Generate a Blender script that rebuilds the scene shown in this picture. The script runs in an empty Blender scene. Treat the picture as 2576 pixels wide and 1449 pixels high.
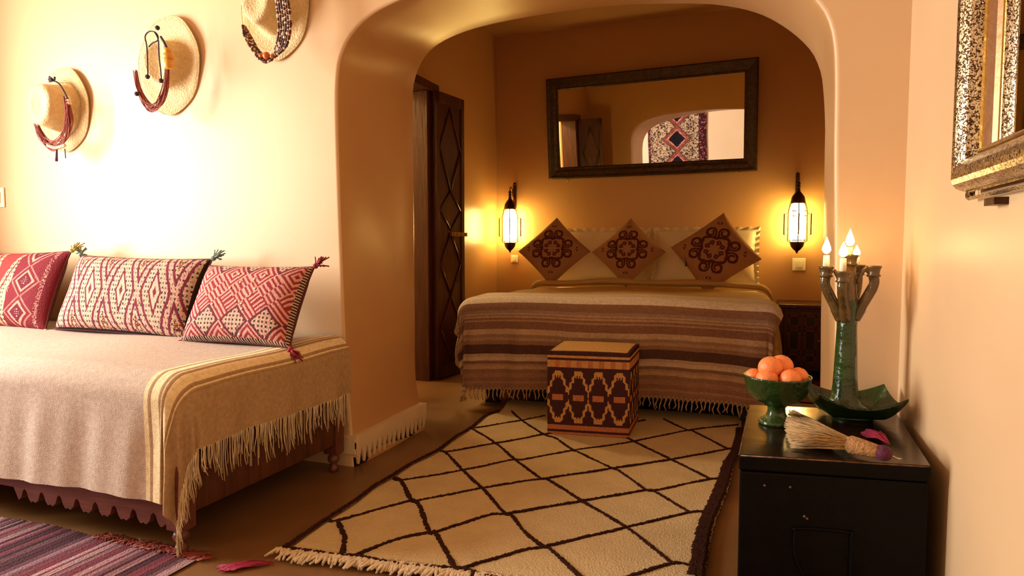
import bpy, math, random
from mathutils import Vector, Matrix
R = random.Random(7)
C = bpy.context.scene.collection
PI = math.pi

# ------------------------------------------------------------------ camera model (pixel -> world helper)
F = 1650.0; YAW = math.radians(20.05); PIT = -math.atan(102.5/1650)
def ray(x, y):
    a = (x-1288)/F; b = (724.5-y)/F
    h = math.cos(PIT)-b*math.sin(PIT); z = math.sin(PIT)+b*math.cos(PIT)
    s, c = math.sin(YAW), math.cos(YAW)
    return (a*c-h*s, a*s+h*c, z)
def atY(x, y, Y):
    d = ray(x, y); t = Y/d[1]; return Vector((d[0]*t, Y, 1+d[2]*t))
def atZ(x, y, Z):
    d = ray(x, y); t = (Z-1)/d[2]; return Vector((d[0]*t, d[1]*t, Z))

# ------------------------------------------------------------------ materials
def lin(c):
    return tuple((v/12.92 if v <= .04045 else ((v+.055)/1.055)**2.4) for v in [k/255 for k in c])
def mat(name, col=(200, 200, 200), rough=.6, metal=0, spec=.5, bump=0, bscale=40, var=0, vscale=6, attr=False,
        emit=0, ecol=None, coat=0, sub=0, stretch=None, rvar=0, dark=None, detail=4):
    m = bpy.data.materials.new(name); m.use_nodes = True
    nt = m.node_tree; n = nt.nodes; l = nt.links
    b = n['Principled BSDF']
    b.inputs['Roughness'].default_value = rough; b.inputs['Metallic'].default_value = metal
    b.inputs['Specular IOR Level'].default_value = spec; b.inputs['Coat Weight'].default_value = coat
    b.inputs['Coat Roughness'].default_value = .08
    tc = n.new('ShaderNodeTexCoord'); mp = n.new('ShaderNodeMapping'); l.new(tc.outputs['Object'], mp.inputs['Vector'])
    if stretch: mp.inputs['Scale'].default_value = stretch
    c = lin(col)
    if attr:
        a = n.new('ShaderNodeVertexColor'); a.layer_name = 'Col'; src = a.outputs['Color']
    else:
        rgb = n.new('ShaderNodeRGB'); rgb.outputs[0].default_value = (*c, 1); src = rgb.outputs[0]
    if var:
        no = n.new('ShaderNodeTexNoise'); no.inputs['Scale'].default_value = vscale; no.inputs['Detail'].default_value = detail
        l.new(mp.outputs[0], no.inputs['Vector'])
        rmp = n.new('ShaderNodeMapRange'); rmp.inputs[1].default_value = .3; rmp.inputs[2].default_value = .7
        rmp.inputs[3].default_value = 1-var; rmp.inputs[4].default_value = 1+var*.6
        l.new(no.outputs[0], rmp.inputs[0])
        mx = n.new('ShaderNodeVectorMath'); mx.operation = 'MULTIPLY'
        l.new(src, mx.inputs[0]); l.new(rmp.outputs[0], mx.inputs[1]); src = mx.outputs[0]
        if rvar:
            r2 = n.new('ShaderNodeMapRange'); r2.inputs[3].default_value = rough-rvar; r2.inputs[4].default_value = rough+rvar
            l.new(no.outputs[0], r2.inputs[0]); l.new(r2.outputs[0], b.inputs['Roughness'])
    l.new(src, b.inputs['Base Color'])
    if bump:
        nb = n.new('ShaderNodeTexNoise'); nb.inputs['Scale'].default_value = bscale; nb.inputs['Detail'].default_value = 5
        l.new(mp.outputs[0], nb.inputs['Vector'])
        bp = n.new('ShaderNodeBump'); bp.inputs['Strength'].default_value = min(1, bump); bp.inputs['Distance'].default_value = .01*max(1, bump)
        l.new(nb.outputs[0], bp.inputs['Height']); l.new(bp.outputs[0], b.inputs['Normal'])
    if emit:
        b.inputs['Emission Color'].default_value = (*(ecol or c), 1); b.inputs['Emission Strength'].default_value = emit
    if sub:
        b.inputs['Subsurface Weight'].default_value = sub; b.inputs['Subsurface Radius'].default_value = (.02, .01, .005)
    return m
M = {}
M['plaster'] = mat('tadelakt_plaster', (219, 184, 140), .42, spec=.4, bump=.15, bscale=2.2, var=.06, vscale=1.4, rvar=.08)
M['alcove'] = mat('shade_darkened_alcove_plaster', (196, 150, 98), .34, spec=.4, bump=.15, bscale=2.2, var=.06, vscale=1.4, rvar=.08)  # wall plaster with the alcove's dimness put into its colour
M['plasterw'] = mat('pale_plaster', (238, 216, 184), .5, bump=.2, bscale=3, var=.05, vscale=1.5)
M['plinth'] = mat('cream_plinth_paint', (225, 200, 160), .6, bump=.3, bscale=30, var=.08)
M['floor'] = mat('polished_ochre_floor', (122, 86, 50), .34, spec=.5, bump=.12, bscale=5, var=.25, vscale=3, rvar=.1)
M['ceil'] = mat('ceiling_plaster', (196, 156, 112), .8, bump=.2, bscale=4)
M['wood'] = mat('dark_carved_wood', (80, 40, 24), .35, bump=.35, bscale=12, var=.35, vscale=9, stretch=(4, 4, .5))
M['woodr'] = mat('red_brown_wood', (104, 56, 44), .4, bump=.3, bscale=14, var=.25, vscale=8, stretch=(.6, 4, 4))
M['blackwood'] = mat('black_brown_wood', (26, 14, 9), .45, bump=.3, bscale=14, var=.3)
M['bronze'] = mat('antique_bronze', (74, 46, 26), .35, metal=.85, bump=.3, bscale=60, var=.25, vscale=20)
M['brass'] = mat('worn_brass', (190, 150, 80), .3, metal=1, bump=.2, bscale=60)
M['sill'] = mat('dull_bronze_sill', (150, 112, 78), .4, metal=.9, bump=.1, bscale=40)
M['frame'] = mat('dark_olive_frame', (74, 56, 30), .34, metal=.5, bump=.45, bscale=45, var=.35, vscale=30)
M['mirror'] = mat('mirror_glass', (236, 232, 224), .015, metal=1)
M['lampglass'] = mat('lit_lamp_glass', (255, 220, 150), .4, emit=54, ecol=(1, .70, .20))
M['flame'] = mat('candle_flame', (255, 220, 150), .4, emit=38, ecol=(1, .58, .22))
M['wax'] = mat('candle_wax', (250, 236, 205), .4, sub=.6)
M['wick'] = mat('burnt_wick', (30, 22, 18), .9)
M['green'] = mat('green_glaze', (34, 60, 18), .22, spec=.5, coat=.35, bump=1.2, bscale=22, var=.45, vscale=9)
M['greenbrown'] = mat('green_brown_glaze', (92, 70, 34), .24, spec=.5, coat=.35, bump=1, bscale=22, var=.4, vscale=12)
M['orange'] = mat('orange_peel', (242, 138, 76), .42, bump=.3, bscale=120, var=.1, vscale=10)
M['black'] = mat('black_enamel', (10, 7, 6), .5, spec=.10, bump=.25, bscale=22, var=.5, vscale=14)
M['chesttop'] = mat('scuffed_black_top', (34, 22, 15), .2, spec=.6, bump=.12, bscale=10, var=.4, vscale=7, rvar=.06)
M['worn'] = mat('worn_edge_metal', (120, 84, 56), .5, metal=.3, var=.8, vscale=40)
M['straw'] = mat('broom_straw', (186, 150, 98), .7, var=.3, vscale=60)
M['strawh'] = mat('woven_straw_handle', (176, 128, 76), .7, bump=1, bscale=140, var=.3, vscale=90)
M['hat'] = mat('palm_straw', (226, 196, 140), .7, bump=.9, bscale=130, var=.12, vscale=60)
M['purple'] = mat('purple_yarn', (84, 22, 54), .8, bump=.6, bscale=120, var=.3, vscale=60)
M['magenta'] = mat('magenta_yarn', (150, 20, 60), .8, var=.3, vscale=60)
M['redcord'] = mat('rust_red_cord', (150, 62, 44), .7, var=.45, vscale=160)
M['darkcord'] = mat('dark_navy_cord', (52, 34, 52), .8, var=.3, vscale=80)
M['amber'] = mat('amber_bead', (214, 150, 50), .35, var=.15, vscale=60)
M['orangebead'] = mat('coral_bead', (196, 104, 48), .35)
M['silver'] = mat('silver_bead', (205, 190, 160), .25, metal=.8)
M['garnet'] = mat('garnet_bead', (74, 28, 24), .3)
M['bone'] = mat('bone_bead', (226, 200, 160), .5)
M['linen'] = mat('white_linen', (232, 216, 184), .85, bump=.5, bscale=9, var=.04)
M['yarn'] = mat('cream_yarn', (214, 192, 156), .9, var=.15, vscale=60)
M['yarnb'] = mat('beige_knotted_yarn', (184, 150, 112), .9, var=.2, vscale=60)
M['rug'] = mat('cream_wool_pile', (218, 194, 146), .95, spec=.1, bump=1, bscale=170, var=.07, vscale=9)
M['rugdark'] = mat('dark_brown_wool', (64, 36, 26), .95, spec=.1, bump=1, bscale=170, var=.3, vscale=60)
M['plastic'] = mat('ivory_plastic', (250, 240, 212), .4)
M['coverlet'] = mat('ochre_coverlet', (196, 158, 100), .85, bump=.6, bscale=30, var=.1, vscale=12, stretch=(.5, 5, 5))
M['cloth'] = mat('woven_cloth_colours', attr=True, rough=.88, spec=.25, bump=.7, bscale=160, var=.12, vscale=120)
M['throw'] = mat('handwoven_wool_colours', attr=True, rough=.9, spec=.2, bump=.35, bscale=260, var=.16, vscale=70)
M['weave'] = mat('reed_weave_colours', attr=True, rough=.6, spec=.3, bump=.5, bscale=90, var=.12, vscale=60)
M['back'] = mat('dark_maroon_cloth', (92, 34, 36), .9, bump=.4, bscale=60, var=.2)
M['pback'] = mat('tan_cushion_back', (176, 130, 90), .9, bump=.4, bscale=60, var=.1)
M['sequin'] = mat('silver_sequin', (230, 215, 195), .2, metal=1)
M['yellowyarn'] = mat('yellow_green_yarn', (190, 170, 90), .9, var=.4, vscale=80)
M['redyarn'] = mat('raspberry_yarn', (150, 40, 56), .9, var=.4, vscale=80)
M['tealyarn'] = mat('teal_white_yarn', (120, 140, 130), .9, var=.5, vscale=90)
M['mattress'] = mat('ticking_mattress', (150, 120, 90), .9, bump=.3)
M['tile'] = mat('bathroom_tile', (235, 218, 180), .4, bump=.1, bscale=3)
M['winwood'] = mat('painted_window_wood', (120, 84, 56), .5, bump=.2, bscale=20, var=.2)
# embossed silver: voronoi relief
def embossed(name, col, dark, sc):
    m = mat(name, col, .28, metal=1)
    nt = m.node_tree; n = nt.nodes; l = nt.links; b = n['Principled BSDF']
    tc = n.new('ShaderNodeTexCoord'); no = n.new('ShaderNodeTexNoise'); no.inputs['Scale'].default_value = sc*1.0; no.inputs['Detail'].default_value = 1
    no.inputs['Distortion'].default_value = 1.6
    l.new(tc.outputs['Object'], no.inputs['Vector'])
    cr = n.new('ShaderNodeValToRGB'); cr.color_ramp.elements[0].position = .43; cr.color_ramp.elements[1].position = .5
    cr.color_ramp.elements[0].color = (*lin(dark), 1); cr.color_ramp.elements[1].color = (*lin(col), 1)
    l.new(no.outputs[0], cr.inputs[0]); l.new(cr.outputs[0], b.inputs['Base Color'])
    bp = n.new('ShaderNodeBump'); bp.inputs['Strength'].default_value = .8; bp.inputs['Distance'].default_value = .004
    l.new(cr.outputs[0], bp.inputs['Height']); l.new(bp.outputs[0], b.inputs['Normal'])
    return m
M['emboss'] = embossed('embossed_silver', (226, 208, 172), (84, 56, 36), 150)
M['embossc'] = embossed('embossed_copper_silver', (205, 160, 108), (110, 66, 36), 220)

# ------------------------------------------------------------------ mesh builder
class MB:
    def __init__(s): s.v = []; s.f = []; s.mi = []; s.fc = []; s.sm = []
    def add(s, vs, fs, mi=0, sm=True, cols=None):
        o = len(s.v); s.v += [tuple(v) for v in vs]
        for k, f in enumerate(fs):
            s.f.append(tuple(i+o for i in f)); s.mi.append(mi); s.sm.append(sm)
            s.fc.append(cols[k] if cols else (1, 1, 1))
        return s
    def box(s, a, b, mi=0, M4=None):
        x0, y0, z0 = a; x1, y1, z1 = b
        vs = [Vector(p) for p in [(x0, y0, z0), (x1, y0, z0), (x1, y1, z0), (x0, y1, z0), (x0, y0, z1), (x1, y0, z1), (x1, y1, z1), (x0, y1, z1)]]
        if M4: vs = [M4@v for v in vs]
        return s.add(vs, [(0, 3, 2, 1), (4, 5, 6, 7), (0, 1, 5, 4), (1, 2, 6, 5), (2, 3, 7, 6), (3, 0, 4, 7)], mi, False)
    def prism(s, pts, axis, a, b, mi=0):    # pts 2D polygon, extruded along axis
        def mk(p, t):
            return {'x': (t, p[0], p[1]), 'y': (p[0], t, p[1]), 'z': (p[0], p[1], t)}[axis]
        n = len(pts); vs = [mk(p, a) for p in pts]+[mk(p, b) for p in pts]
        fs = [tuple(range(n)), tuple(range(2*n-1, n-1, -1))]+[(i, (i+1) % n, (i+1) % n+n, i+n) for i in range(n)]
        return s.add(vs, fs, mi, False)
    def tube(s, path, rad, seg=6, mi=0, cap=True):
        path = [Vector(p) for p in path]; n = len(path)
        if not isinstance(rad, (list, tuple)): rad = [rad]*n
        vs = []; prev = None
        for i, p in enumerate(path):
            t = (path[min(i+1, n-1)]-path[max(i-1, 0)])
            if t.length < 1e-9: t = Vector((0, 0, 1))
            t.normalize()
            if prev is None:
                a = Vector((0, 0, 1)) if abs(t.z) < .9 else Vector((1, 0, 0)); u = t.cross(a).normalized()
            else:
                u = (prev-t*prev.dot(t));
                u = u.normalized() if u.length > 1e-6 else t.orthogonal().normalized()
            prev = u; w = t.cross(u)
            for k in range(seg):
                an = 2*PI*k/seg; vs.append(p+(u*math.cos(an)+w*math.sin(an))*rad[i])
        fs = [(i*seg+k, i*seg+(k+1) % seg, (i+1)*seg+(k+1) % seg, (i+1)*seg+k) for i in range(n-1) for k in range(seg)]
        if cap: fs += [tuple(range(seg-1, -1, -1)), tuple((n-1)*seg+k for k in range(seg))]
        return s.add(vs, fs, mi)
    def lathe(s, prof, seg=32, M4=None, mi=0, wob=None):
        vs = []
        for (r, z) in prof:
            for k in range(seg):
                an = 2*PI*k/seg; rr = r*(wob(an, z) if wob else 1)
                v = Vector((rr*math.cos(an), rr*math.sin(an), z)); vs.append(M4@v if M4 else v)
        n = len(prof)
        fs = [(i*seg+k, i*seg+(k+1) % seg, (i+1)*seg+(k+1) % seg, (i+1)*seg+k) for i in range(n-1) for k in range(seg)]
        return s.add(vs, fs, mi)
    def sphere(s, c, r, seg=12, rings=8, mi=0, sc=(1, 1, 1)):
        vs = []; c = Vector(c)
        for i in range(rings+1):
            t = PI*i/rings
            for k in range(seg):
                a = 2*PI*k/seg
                vs.append(c+Vector((r*sc[0]*math.sin(t)*math.cos(a), r*sc[1]*math.sin(t)*math.sin(a), r*sc[2]*math.cos(t))))
        fs = [(i*seg+k, (i+1)*seg+k, (i+1)*seg+(k+1) % seg, i*seg+(k+1) % seg) for i in range(rings) for k in range(seg)]
        return s.add(vs, fs, mi)
    def build(s, name, mats, parent=None, loc=None, bevel=0, subsurf=0):
        me = bpy.data.meshes.new(name); me.from_pydata(s.v, [], s.f)
        if not isinstance(mats, (list, tuple)): mats = [mats]
        for m in mats: me.materials.append(m)
        me.polygons.foreach_set('material_index', s.mi); me.polygons.foreach_set('use_smooth', s.sm)
        if any(c != (1, 1, 1) for c in s.fc):
            at = me.color_attributes.new('Col', 'FLOAT_COLOR', 'CORNER'); d = []
            for f, c in zip(s.f, s.fc): d += [*c, 1]*len(f)
            at.data.foreach_set('color', d)
        me.update()
        o = bpy.data.objects.new(name, me); C.objects.link(o)
        if parent:
            o.parent = parent
            if loc is None: o.matrix_parent_inverse = parent.matrix_basis.inverted()
        if loc is not None: o.location = loc
        if bevel:
            b = o.modifiers.new('b', 'BEVEL'); b.width = bevel; b.segments = 2; b.limit_method = 'ANGLE'
        if subsurf:
            b = o.modifiers.new('s', 'SUBSURF'); b.levels = subsurf; b.render_levels = subsurf
        return o
def thing(name, label, cat, loc=(0, 0, 0), group=None):
    o = bpy.data.objects.new(name, None); C.objects.link(o); o.location = loc
    o.empty_display_size = .1
    o['label'] = label; o['category'] = cat
    if group: o['group'] = group
    return o
def tag(o, label, cat, group=None):
    o['label'] = label; o['category'] = cat
    if group: o['group'] = group
    return o
def struct(o, label=None):
    o['kind'] = 'structure'
    if label: o['label'] = label
    return o
def grid(nu, nv, pos, col=None, mb=None, mi=0, closed=False):
    mb = mb or MB(); vs = [pos(i/nu, j/nv) for j in range(nv+1) for i in range(nu+1)]
    fs = []; cs = []
    for j in range(nv):
        for i in range(nu):
            a = j*(nu+1)+i; fs.append((a, a+1, a+nu+2, a+nu+1))
            if col: cs.append(col((i+.5)/nu, (j+.5)/nv))
    mb.add(vs, fs, mi, True, cs if col else None); return mb
def catmull(pts, n=8):
    pts = [Vector(p) for p in pts]; out = []
    for i in range(len(pts)-1):
        p0 = pts[max(i-1, 0)]; p1 = pts[i]; p2 = pts[i+1]; p3 = pts[min(i+2, len(pts)-1)]
        for k in range(n):
            t = k/n
            out.append(.5*((2*p1)+(p2-p0)*t+(2*p0-5*p1+4*p2-p3)*t*t+(3*p1-p0-3*p2+p3)*t**3))
    out.append(pts[-1]); return out
def resample(pts, n):
    L = [0]
    for a, b in zip(pts, pts[1:]): L.append(L[-1]+(b-a).length)
    out = []; j = 0
    for k in range(n+1):
        s = L[-1]*k/n
        while j < len(L)-2 and L[j+1] < s: j += 1
        t = (s-L[j])/max(1e-9, L[j+1]-L[j]); out.append(pts[j].lerp(pts[j+1], min(1, max(0, t))))
    return out

# ================================================================== THE ROOM
YF, YB, YEND, XL, XR, YR, ZC = 2.51, 3.18, 5.80, -4.32, .475, -1.3, 2.95
XAL, XAR = -2.27, .85
struct(MB().box((XL-.2, YR-.3, -.1), (XAR+.2, YEND+.2, 0)).build('floor', M['floor']))
struct(MB().box((XL-.2, YR-.3, ZC), (XAR+.2, YEND+.2, ZC+.1)).build('ceiling', M['ceil']))
WX0, WX1, WZ0, WZ1 = .30, 1.75, .75, 2.45
mb = MB(); mb.box((XL-.2, YR-.2, 0), (XL, WX0, ZC)); mb.box((XL-.2, WX1, 0), (XL, YF+.4, ZC)); mb.box((XL-.2, WX0, 0), (XL, WX1, WZ0)); mb.box((XL-.2, WX0, WZ1), (XL, WX1, ZC))
struct(mb.build('wall_left', M['plaster']))
struct(MB().box((XR, YR-.2, 0), (XR+.3, YF+.1, ZC)).build('wall_right', M['plaster']))
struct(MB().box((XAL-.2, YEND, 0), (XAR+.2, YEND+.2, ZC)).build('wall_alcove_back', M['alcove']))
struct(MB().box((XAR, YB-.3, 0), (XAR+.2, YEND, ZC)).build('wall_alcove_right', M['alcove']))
# alcove left wall with door hole
DY0, DY1, DZ = 3.66, 4.40, 2.15
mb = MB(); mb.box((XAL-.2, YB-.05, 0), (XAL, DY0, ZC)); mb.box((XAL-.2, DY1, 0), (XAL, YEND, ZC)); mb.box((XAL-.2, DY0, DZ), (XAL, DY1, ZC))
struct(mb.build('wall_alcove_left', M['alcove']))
mb = MB()
mb.box((XAL-1.5, DY0-.4, 0), (XAL-1.4, DY1+.8, ZC)); mb.box((XAL-1.5, DY1+.8, 0), (XAL-.2, DY1+.9, ZC)); mb.box((XAL-1.5, DY0-.5, 0), (XAL-.2, DY0-.4, ZC))
struct(mb.build('wall_bathroom', M['tile']))
# rear wall with window opening
struct(MB().box((XL-.2, YR-.3, 0), (XR+.3, YR, ZC)).build('wall_rear', M['plasterw']))
mb = MB()
for a, b in [((WX0, WZ0), (WX0+.07, WZ1)), ((WX1-.07, WZ0), (WX1, WZ1)), ((WX0, WZ0), (WX1, WZ0+.07)), ((WX0, WZ1-.07), (WX1, WZ1)), (((WX0+WX1)/2-.03, WZ0), ((WX0+WX1)/2+.03, WZ1))]:
    mb.box((XL-.13, a[0], a[1]), (XL-.06, b[0], b[1]))
struct(mb.build('window_1', M['winwood']))
# arch wall
front_px = [(-1.68, 0), (-1.695, .2), (-1.718, .5), (-1.728, .86), (-1.737, 1.217), (-1.743, 1.568), (-1.738, 1.741), (-1.717, 1.842), (-1.661, 1.93), (-1.569, 1.996), (-1.461, 2.036), (-1.25, 2.085), (-.95, 2.12), (-.65, 2.13), (-.38, 2.12), (-.15, 2.07), (.0, 2.0), (.12, 1.92), (.184, 1.842), (.22, 1.785), (.243, 1.703), (.253, 1.57), (.258, 1.302), (.275, .755), (.283, .3), (.287, 0)]
back_px = [(-1.668, 0), (-1.716, .261), (-1.72, .6), (-1.72, 1.047), (-1.72, 1.5), (-1.719, 1.8), (-1.71, 1.88), (-1.675, 1.965), (-1.603, 2.042), (-1.465, 2.097), (-1.264, 2.13), (-.927, 2.148), (-.632, 2.144), (-.372, 2.121), (-.178, 2.092), (-.008, 2.037), (.109, 1.963), (.199, 1.877), (.248, 1.796), (.275, 1.675), (.29, 1.384), (.291, .776), (.297, .4), (.298, 0)]
N = 160
fo = resample(catmull([(p[0], p[1], 0) for p in front_px], 8), N)
bo = resample(catmull([(p[0], p[1], 0) for p in back_px], 8), N)
def outw(o, k, d):
    t = o[min(k+1, N)]-o[max(k-1, 0)]; t.normalize(); nrm = Vector((-t.y, t.x, 0))  # outwards (left on the way up)
    p = o[k]+nrm*d
    if k in (0, N): p.y = 0
    return p
rows = []
r = .016
def lerpo(t, k): return fo[k].lerp(bo[k], t)
for a in (0, 15, 30, 45, 60, 75, 90):
    an = math.radians(a)
    rows.append([(lambda p: (p.x, YF+r*(1-math.sin(an)), max(0, p.y)))(outw(fo, k, r*(1-math.cos(an)))) for k in range(N+1)])
rows.reverse()
for t in (.2, .35, .5, .65, .8):
    rows.append([(lambda p: (p.x+.006*math.sin(k*.21+t*5), YF+(YB-YF)*t, max(0, p.y)))(lerpo(t, k)) for k in range(N+1)])
rb = .02
for a in (0, 30, 60, 90):
    an = math.radians(a)
    rows.append([(lambda p: (p.x, YB-rb*(1-math.sin(an)), max(0, p.y)))(outw(bo, k, rb*(1-math.cos(an)))) for k in range(N+1)])
# rows[0] is front flat edge (90deg) ... ensure ordering front->back
def outer(k, x0, x1, y):
    # map outline point to outer rectangle (left side, top, right side)
    p = lerpo(.5, k)
    if k <= N*.36: return (x0, y, min(ZC, max(0, p.y*ZC/lerpo(.5, int(N*.36)).y)))
    if k >= N*.66: return (x1, y, min(ZC, max(0, p.y*ZC/lerpo(.5, int(N*.66)+1).y)))
    xa, xb = lerpo(.5, int(N*.36)).x, lerpo(.5, int(N*.66)+1).x
    return (x0+(x1-x0)*(p.x-xa)/(xb-xa), y, ZC)
allr = [[outer(k, XL, XAR+.2, YF) for k in range(N+1)]]+rows+[[outer(k, XL, XAR+.2, YB) for k in range(N+1)]]
mb = MB(); vs = [v for rw in allr for v in rw]; W = N+1
fs = [(j*W+i, j*W+i+1, (j+1)*W+i+1, (j+1)*W+i) for j in range(len(allr)-1) for i in range(N)]
mb.add(vs, fs)
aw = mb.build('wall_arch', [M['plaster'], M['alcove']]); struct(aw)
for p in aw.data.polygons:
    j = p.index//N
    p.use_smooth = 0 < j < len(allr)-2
    p.material_index = 1 if j >= 5 else 0  # jamb and alcove side get the plaster darkened for shade
# plinth with sawtooth lower edge on the left jamb
def jambx(y, z):
    t = (y-YF)/(YB-YF); best = min(range(0, N//3), key=lambda k: abs(lerpo(t, k).y-z)); return lerpo(t, best).x
mb = MB(); n = 15; y0, y1 = YF-.006, YB+.006
for i in range(n):
    ya = y0+(y1-y0)*i/n; yb_ = y0+(y1-y0)*(i+1)/n; ym = (ya+yb_)/2+R.uniform(-.004, .004); zt = R.uniform(.010, .022)
    x = -1.666
    pts = [(ya, .115), (yb_, .115), (yb_, .085), (ym+.004, zt), (ym-.004, zt), (ya, .085)]
    mb.prism(pts, 'x', x, x-.03)
mb.prism([(y0, .085), (y1, .085), (y1, .145), (y0, .145)], 'x', -1.664, -1.74)
# front return of the plinth
mb.box((-1.80, YF-.008, .06), (-1.673, YF+.02, .135))
o = mb.build('baseboard_arch', M['plinth']); struct(o)
mb = MB(); mb.box((-1.74, YF+.004, 0), (-1.675, YB-.004, .12)); struct(mb.build('trim_1', M['blackwood']))
# door post / lintel
mb = MB(); mb.box((XAL-.2, DY0-.08, 2.14), (XAL+.05, DY1+.10, 2.205)); 
o = mb.build('trim_2', M['wood'], bevel=.004); struct(o)
mb = MB(); mb.box((XAL-.16, DY1-.06, 0), (XAL+.03, DY1+.01, 2.14)); mb.box((XAL-.16, DY0-.01, 0), (XAL+.03, DY0+.06, 2.14))
struct(mb.build('trim_3', M['wood'], bevel=.004))

def door_leaf(name, hinge, end, label, front=1):
    h = Vector((*hinge, .01)); e = Vector((*end, .01)); d = (e-h); w = d.length; ang = math.atan2(d.y, d.x)
    T = Matrix.Translation(h)@Matrix.Rotation(ang, 4, 'Z'); H = 2.14
    root = bpy.data.objects.new(name, None); C.objects.link(root); root.location = h
    struct(root, label)
    th = .035
    MB().box((0, -th, 0), (w, 0, H), M4=T).build('leaf_panel', M['wood'], root)
    mb = MB()
    for (a, b) in [((0, 0), (.04, H)), ((w-.04, 0), (w, H)), ((0, 0), (w, .1)), ((0, H-.08), (w, H))]:
        for s0, s1 in ((-th-.012, -th), (0, .012)): mb.box((a[0], s0, a[1]), (b[0], s1, b[1]), M4=T)
    mb.build('leaf_frame', M['wood'], root, bevel=.003)
    mb = MB(); xm = w/2; 
    zs = [(.12, .62), (.62, 1.10), (1.12, 1.42), (1.42, 2.04)]
    for side in (-th-.006, .006):
        for (z0, z1) in zs:
            zm = (z0+z1)/2
            for pa, pb in [((xm, z0), (w-.05, zm)), ((w-.05, zm), (xm, z1)), ((xm, z0), (.05, zm)), ((.05, zm), (xm, z1))]:
                mb.tube([T@Vector((pa[0], side, pa[1])), T@Vector((pb[0], side, pb[1]))], .007, 5)
    mb.build('lozenge_moulding', M['wood'], root)
    mb = MB()
    for s0, s1 in ((-th-.03, -th-.01), (.012, .03)): mb.box((w*.45, s0, 1.075), (w+.01, s1, 1.105), M4=T)
    for k in range(4):
        p = T@Vector((w*.5+k*w*.15, -th-.034, 1.09)); mb.sphere(p, .009, 8, 6)
    mb.build('bolt', M['brass'], root)
    return root
door_leaf('door_1', (XAL+.03, DY1+.0), (-2.185, 4.775), 'narrow dark carved door leaf folded open beside the lamp corner')
door_leaf('door_2', (XAL+.03, DY0-.02), (-1.98, 3.50), 'second dark carved door leaf near the arch, seen in the wall mirror')

# ================================================================== DRAPES
def drape(X0, X1, Y0, Y1, top, r, p0, p1, q0, q1, nu, nv, col, thick=0, flare=.03, rip=.008, warp=None, crown=0, sag=None):
    def pos(u, v):
        p = p0+(p1-p0)*u; q = q0+(q1-q0)*v
        cx = min(max(p, X0+r), X1-r); cy = min(max(q, Y0+r), Y1-r)
        ex, ey = p-cx, q-cy; e = math.hypot(ex, ey); x, y, z = cx, cy, top
        if crown:
            z += crown*(1-((p-(X0+X1)/2)/((X1-X0)/2))**2 if abs(p-(X0+X1)/2) < (X1-X0)/2 else 0)
        z += .004*math.sin(p*7+q*3)+.003*math.sin(q*11-p*4)
        if e > 1e-6:
            dx, dy = ex/e, ey/e; L = r*PI/2
            if e < L: out = r*math.sin(e/r); z -= r*(1-math.cos(e/r))
            else:
                hg = e-L; w = min(1, hg/.15); ang = math.atan2(ey, ex)
                cf = min(1, abs(ex), abs(ey)) if False else (1 if (abs(ex) > .03 and abs(ey) > .03) else 0)
                s = p if abs(ey) > abs(ex) else q
                out = r+flare*hg+rip*w*(math.sin(s*19+1)+.6*math.sin(s*43+hg*6))+cf*.012*w*math.sin(ang*14)
                z -= r+hg
            x += dx*out; y += dy*out
        z = max(z, .012)
        v3 = Vector((x, y, z))
        return warp(v3) if warp else v3
    return pos
# ---------------------------------------------------------------- daybed
DX0, DX1, DB0, DB1, DT = -4.12, -1.70, 1.56, 2.47, .585
day = thing('daybed', 'reddish wooden daybed with scalloped front rail against the hat wall', 'daybed', (-3, 2.0, 0))
mb = MB(); pts = [(DX0, .34), (DX1-.0, .34), (DX1-.0, .10)]
x = DX1-.075; pts.append((x, .10)); 
while x > DX0+.15:
    if -2.56 < x < -2.46:
        pts += [(x-.02, .132), (x-.14, .132)]; x -= .16; pts.append((x, .09)); continue
    pts += [(x-.008, .092), (x-.020, .087), (x-.032, .101), (x-.040, .124), (x-.050, .132), (x-.060, .124), (x-.068, .101), (x-.084, .087)]
    x -= .088
pts += [(DX0, .112)]
mb.prism(pts, 'y', DB0+.01, DB0+.035)
mb.build('front_apron', M['woodr'], day)
MB().box((DX1-.03, DB0+.04, .13), (DX1-.005, DB1, .34)).build('end_rail', M['wood'], day, bevel=.003)
MB().box((DX0, DB0+.06, .30), (DX1-.03, DB1, .36)).build('slat_base', M['wood'], day)
MB().box((DX0, DB0+.03, .36), (DX1-.02, DB1, .565)).build('mattress', M['mattress'], day, bevel=.04)
MB().box((DX0, DB0+.30, .0), (DX1-.25, DB0+.33, .30)).build('underbed_board', M['blackwood'], day)  # black board across the space under the daybed
for (lx, ly) in ((DX1-.035, DB0+.035), (DX1-.035, DB1-.04), (DX0+.04, DB0+.035), (DX0+.04, DB1-.04)):
    mb = MB(); mb.box((lx-.03, ly-.03, .085), (lx+.034, ly+.03, .34))
    mb.lathe([(0, .0), (.018, 0), (.024, .014), (.018, .028), (.012, .034), (.022, .045), (.027, .058), (.022, .072), (.014, .08), (.03, .088), (0, .088)], 16, Matrix.Translation((lx, ly, 0)))
    mb.build('leg', M['woodr'], day)
g1, cr1, br1 = lin((186, 164, 146)), lin((240, 218, 172)), lin((166, 132, 92))
def daycol(u, v, p0=-4.3, p1=DX1+.24):
    p = p0+(p1-p0)*u - (DX1+.02)    # distance to end fold
    base = lin((196, 176, 158))
    for a, b, c in [(-.150, -.130, cr1), (-.124, -.117, br1), (-.117, -.086, cr1), (-.080, -.074, br1), (-.070, -.064, cr1), (-.058, -.050, br1), (-.050, -.008, cr1), (-.003, .003, br1), (.006, .012, cr1), (.016, .022, br1)]:
        if a <= p < b: return c
    if p > -.15: return lin((178, 146, 108))
    k = .97+.06*R.random(); return tuple(c*k for c in base)
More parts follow.
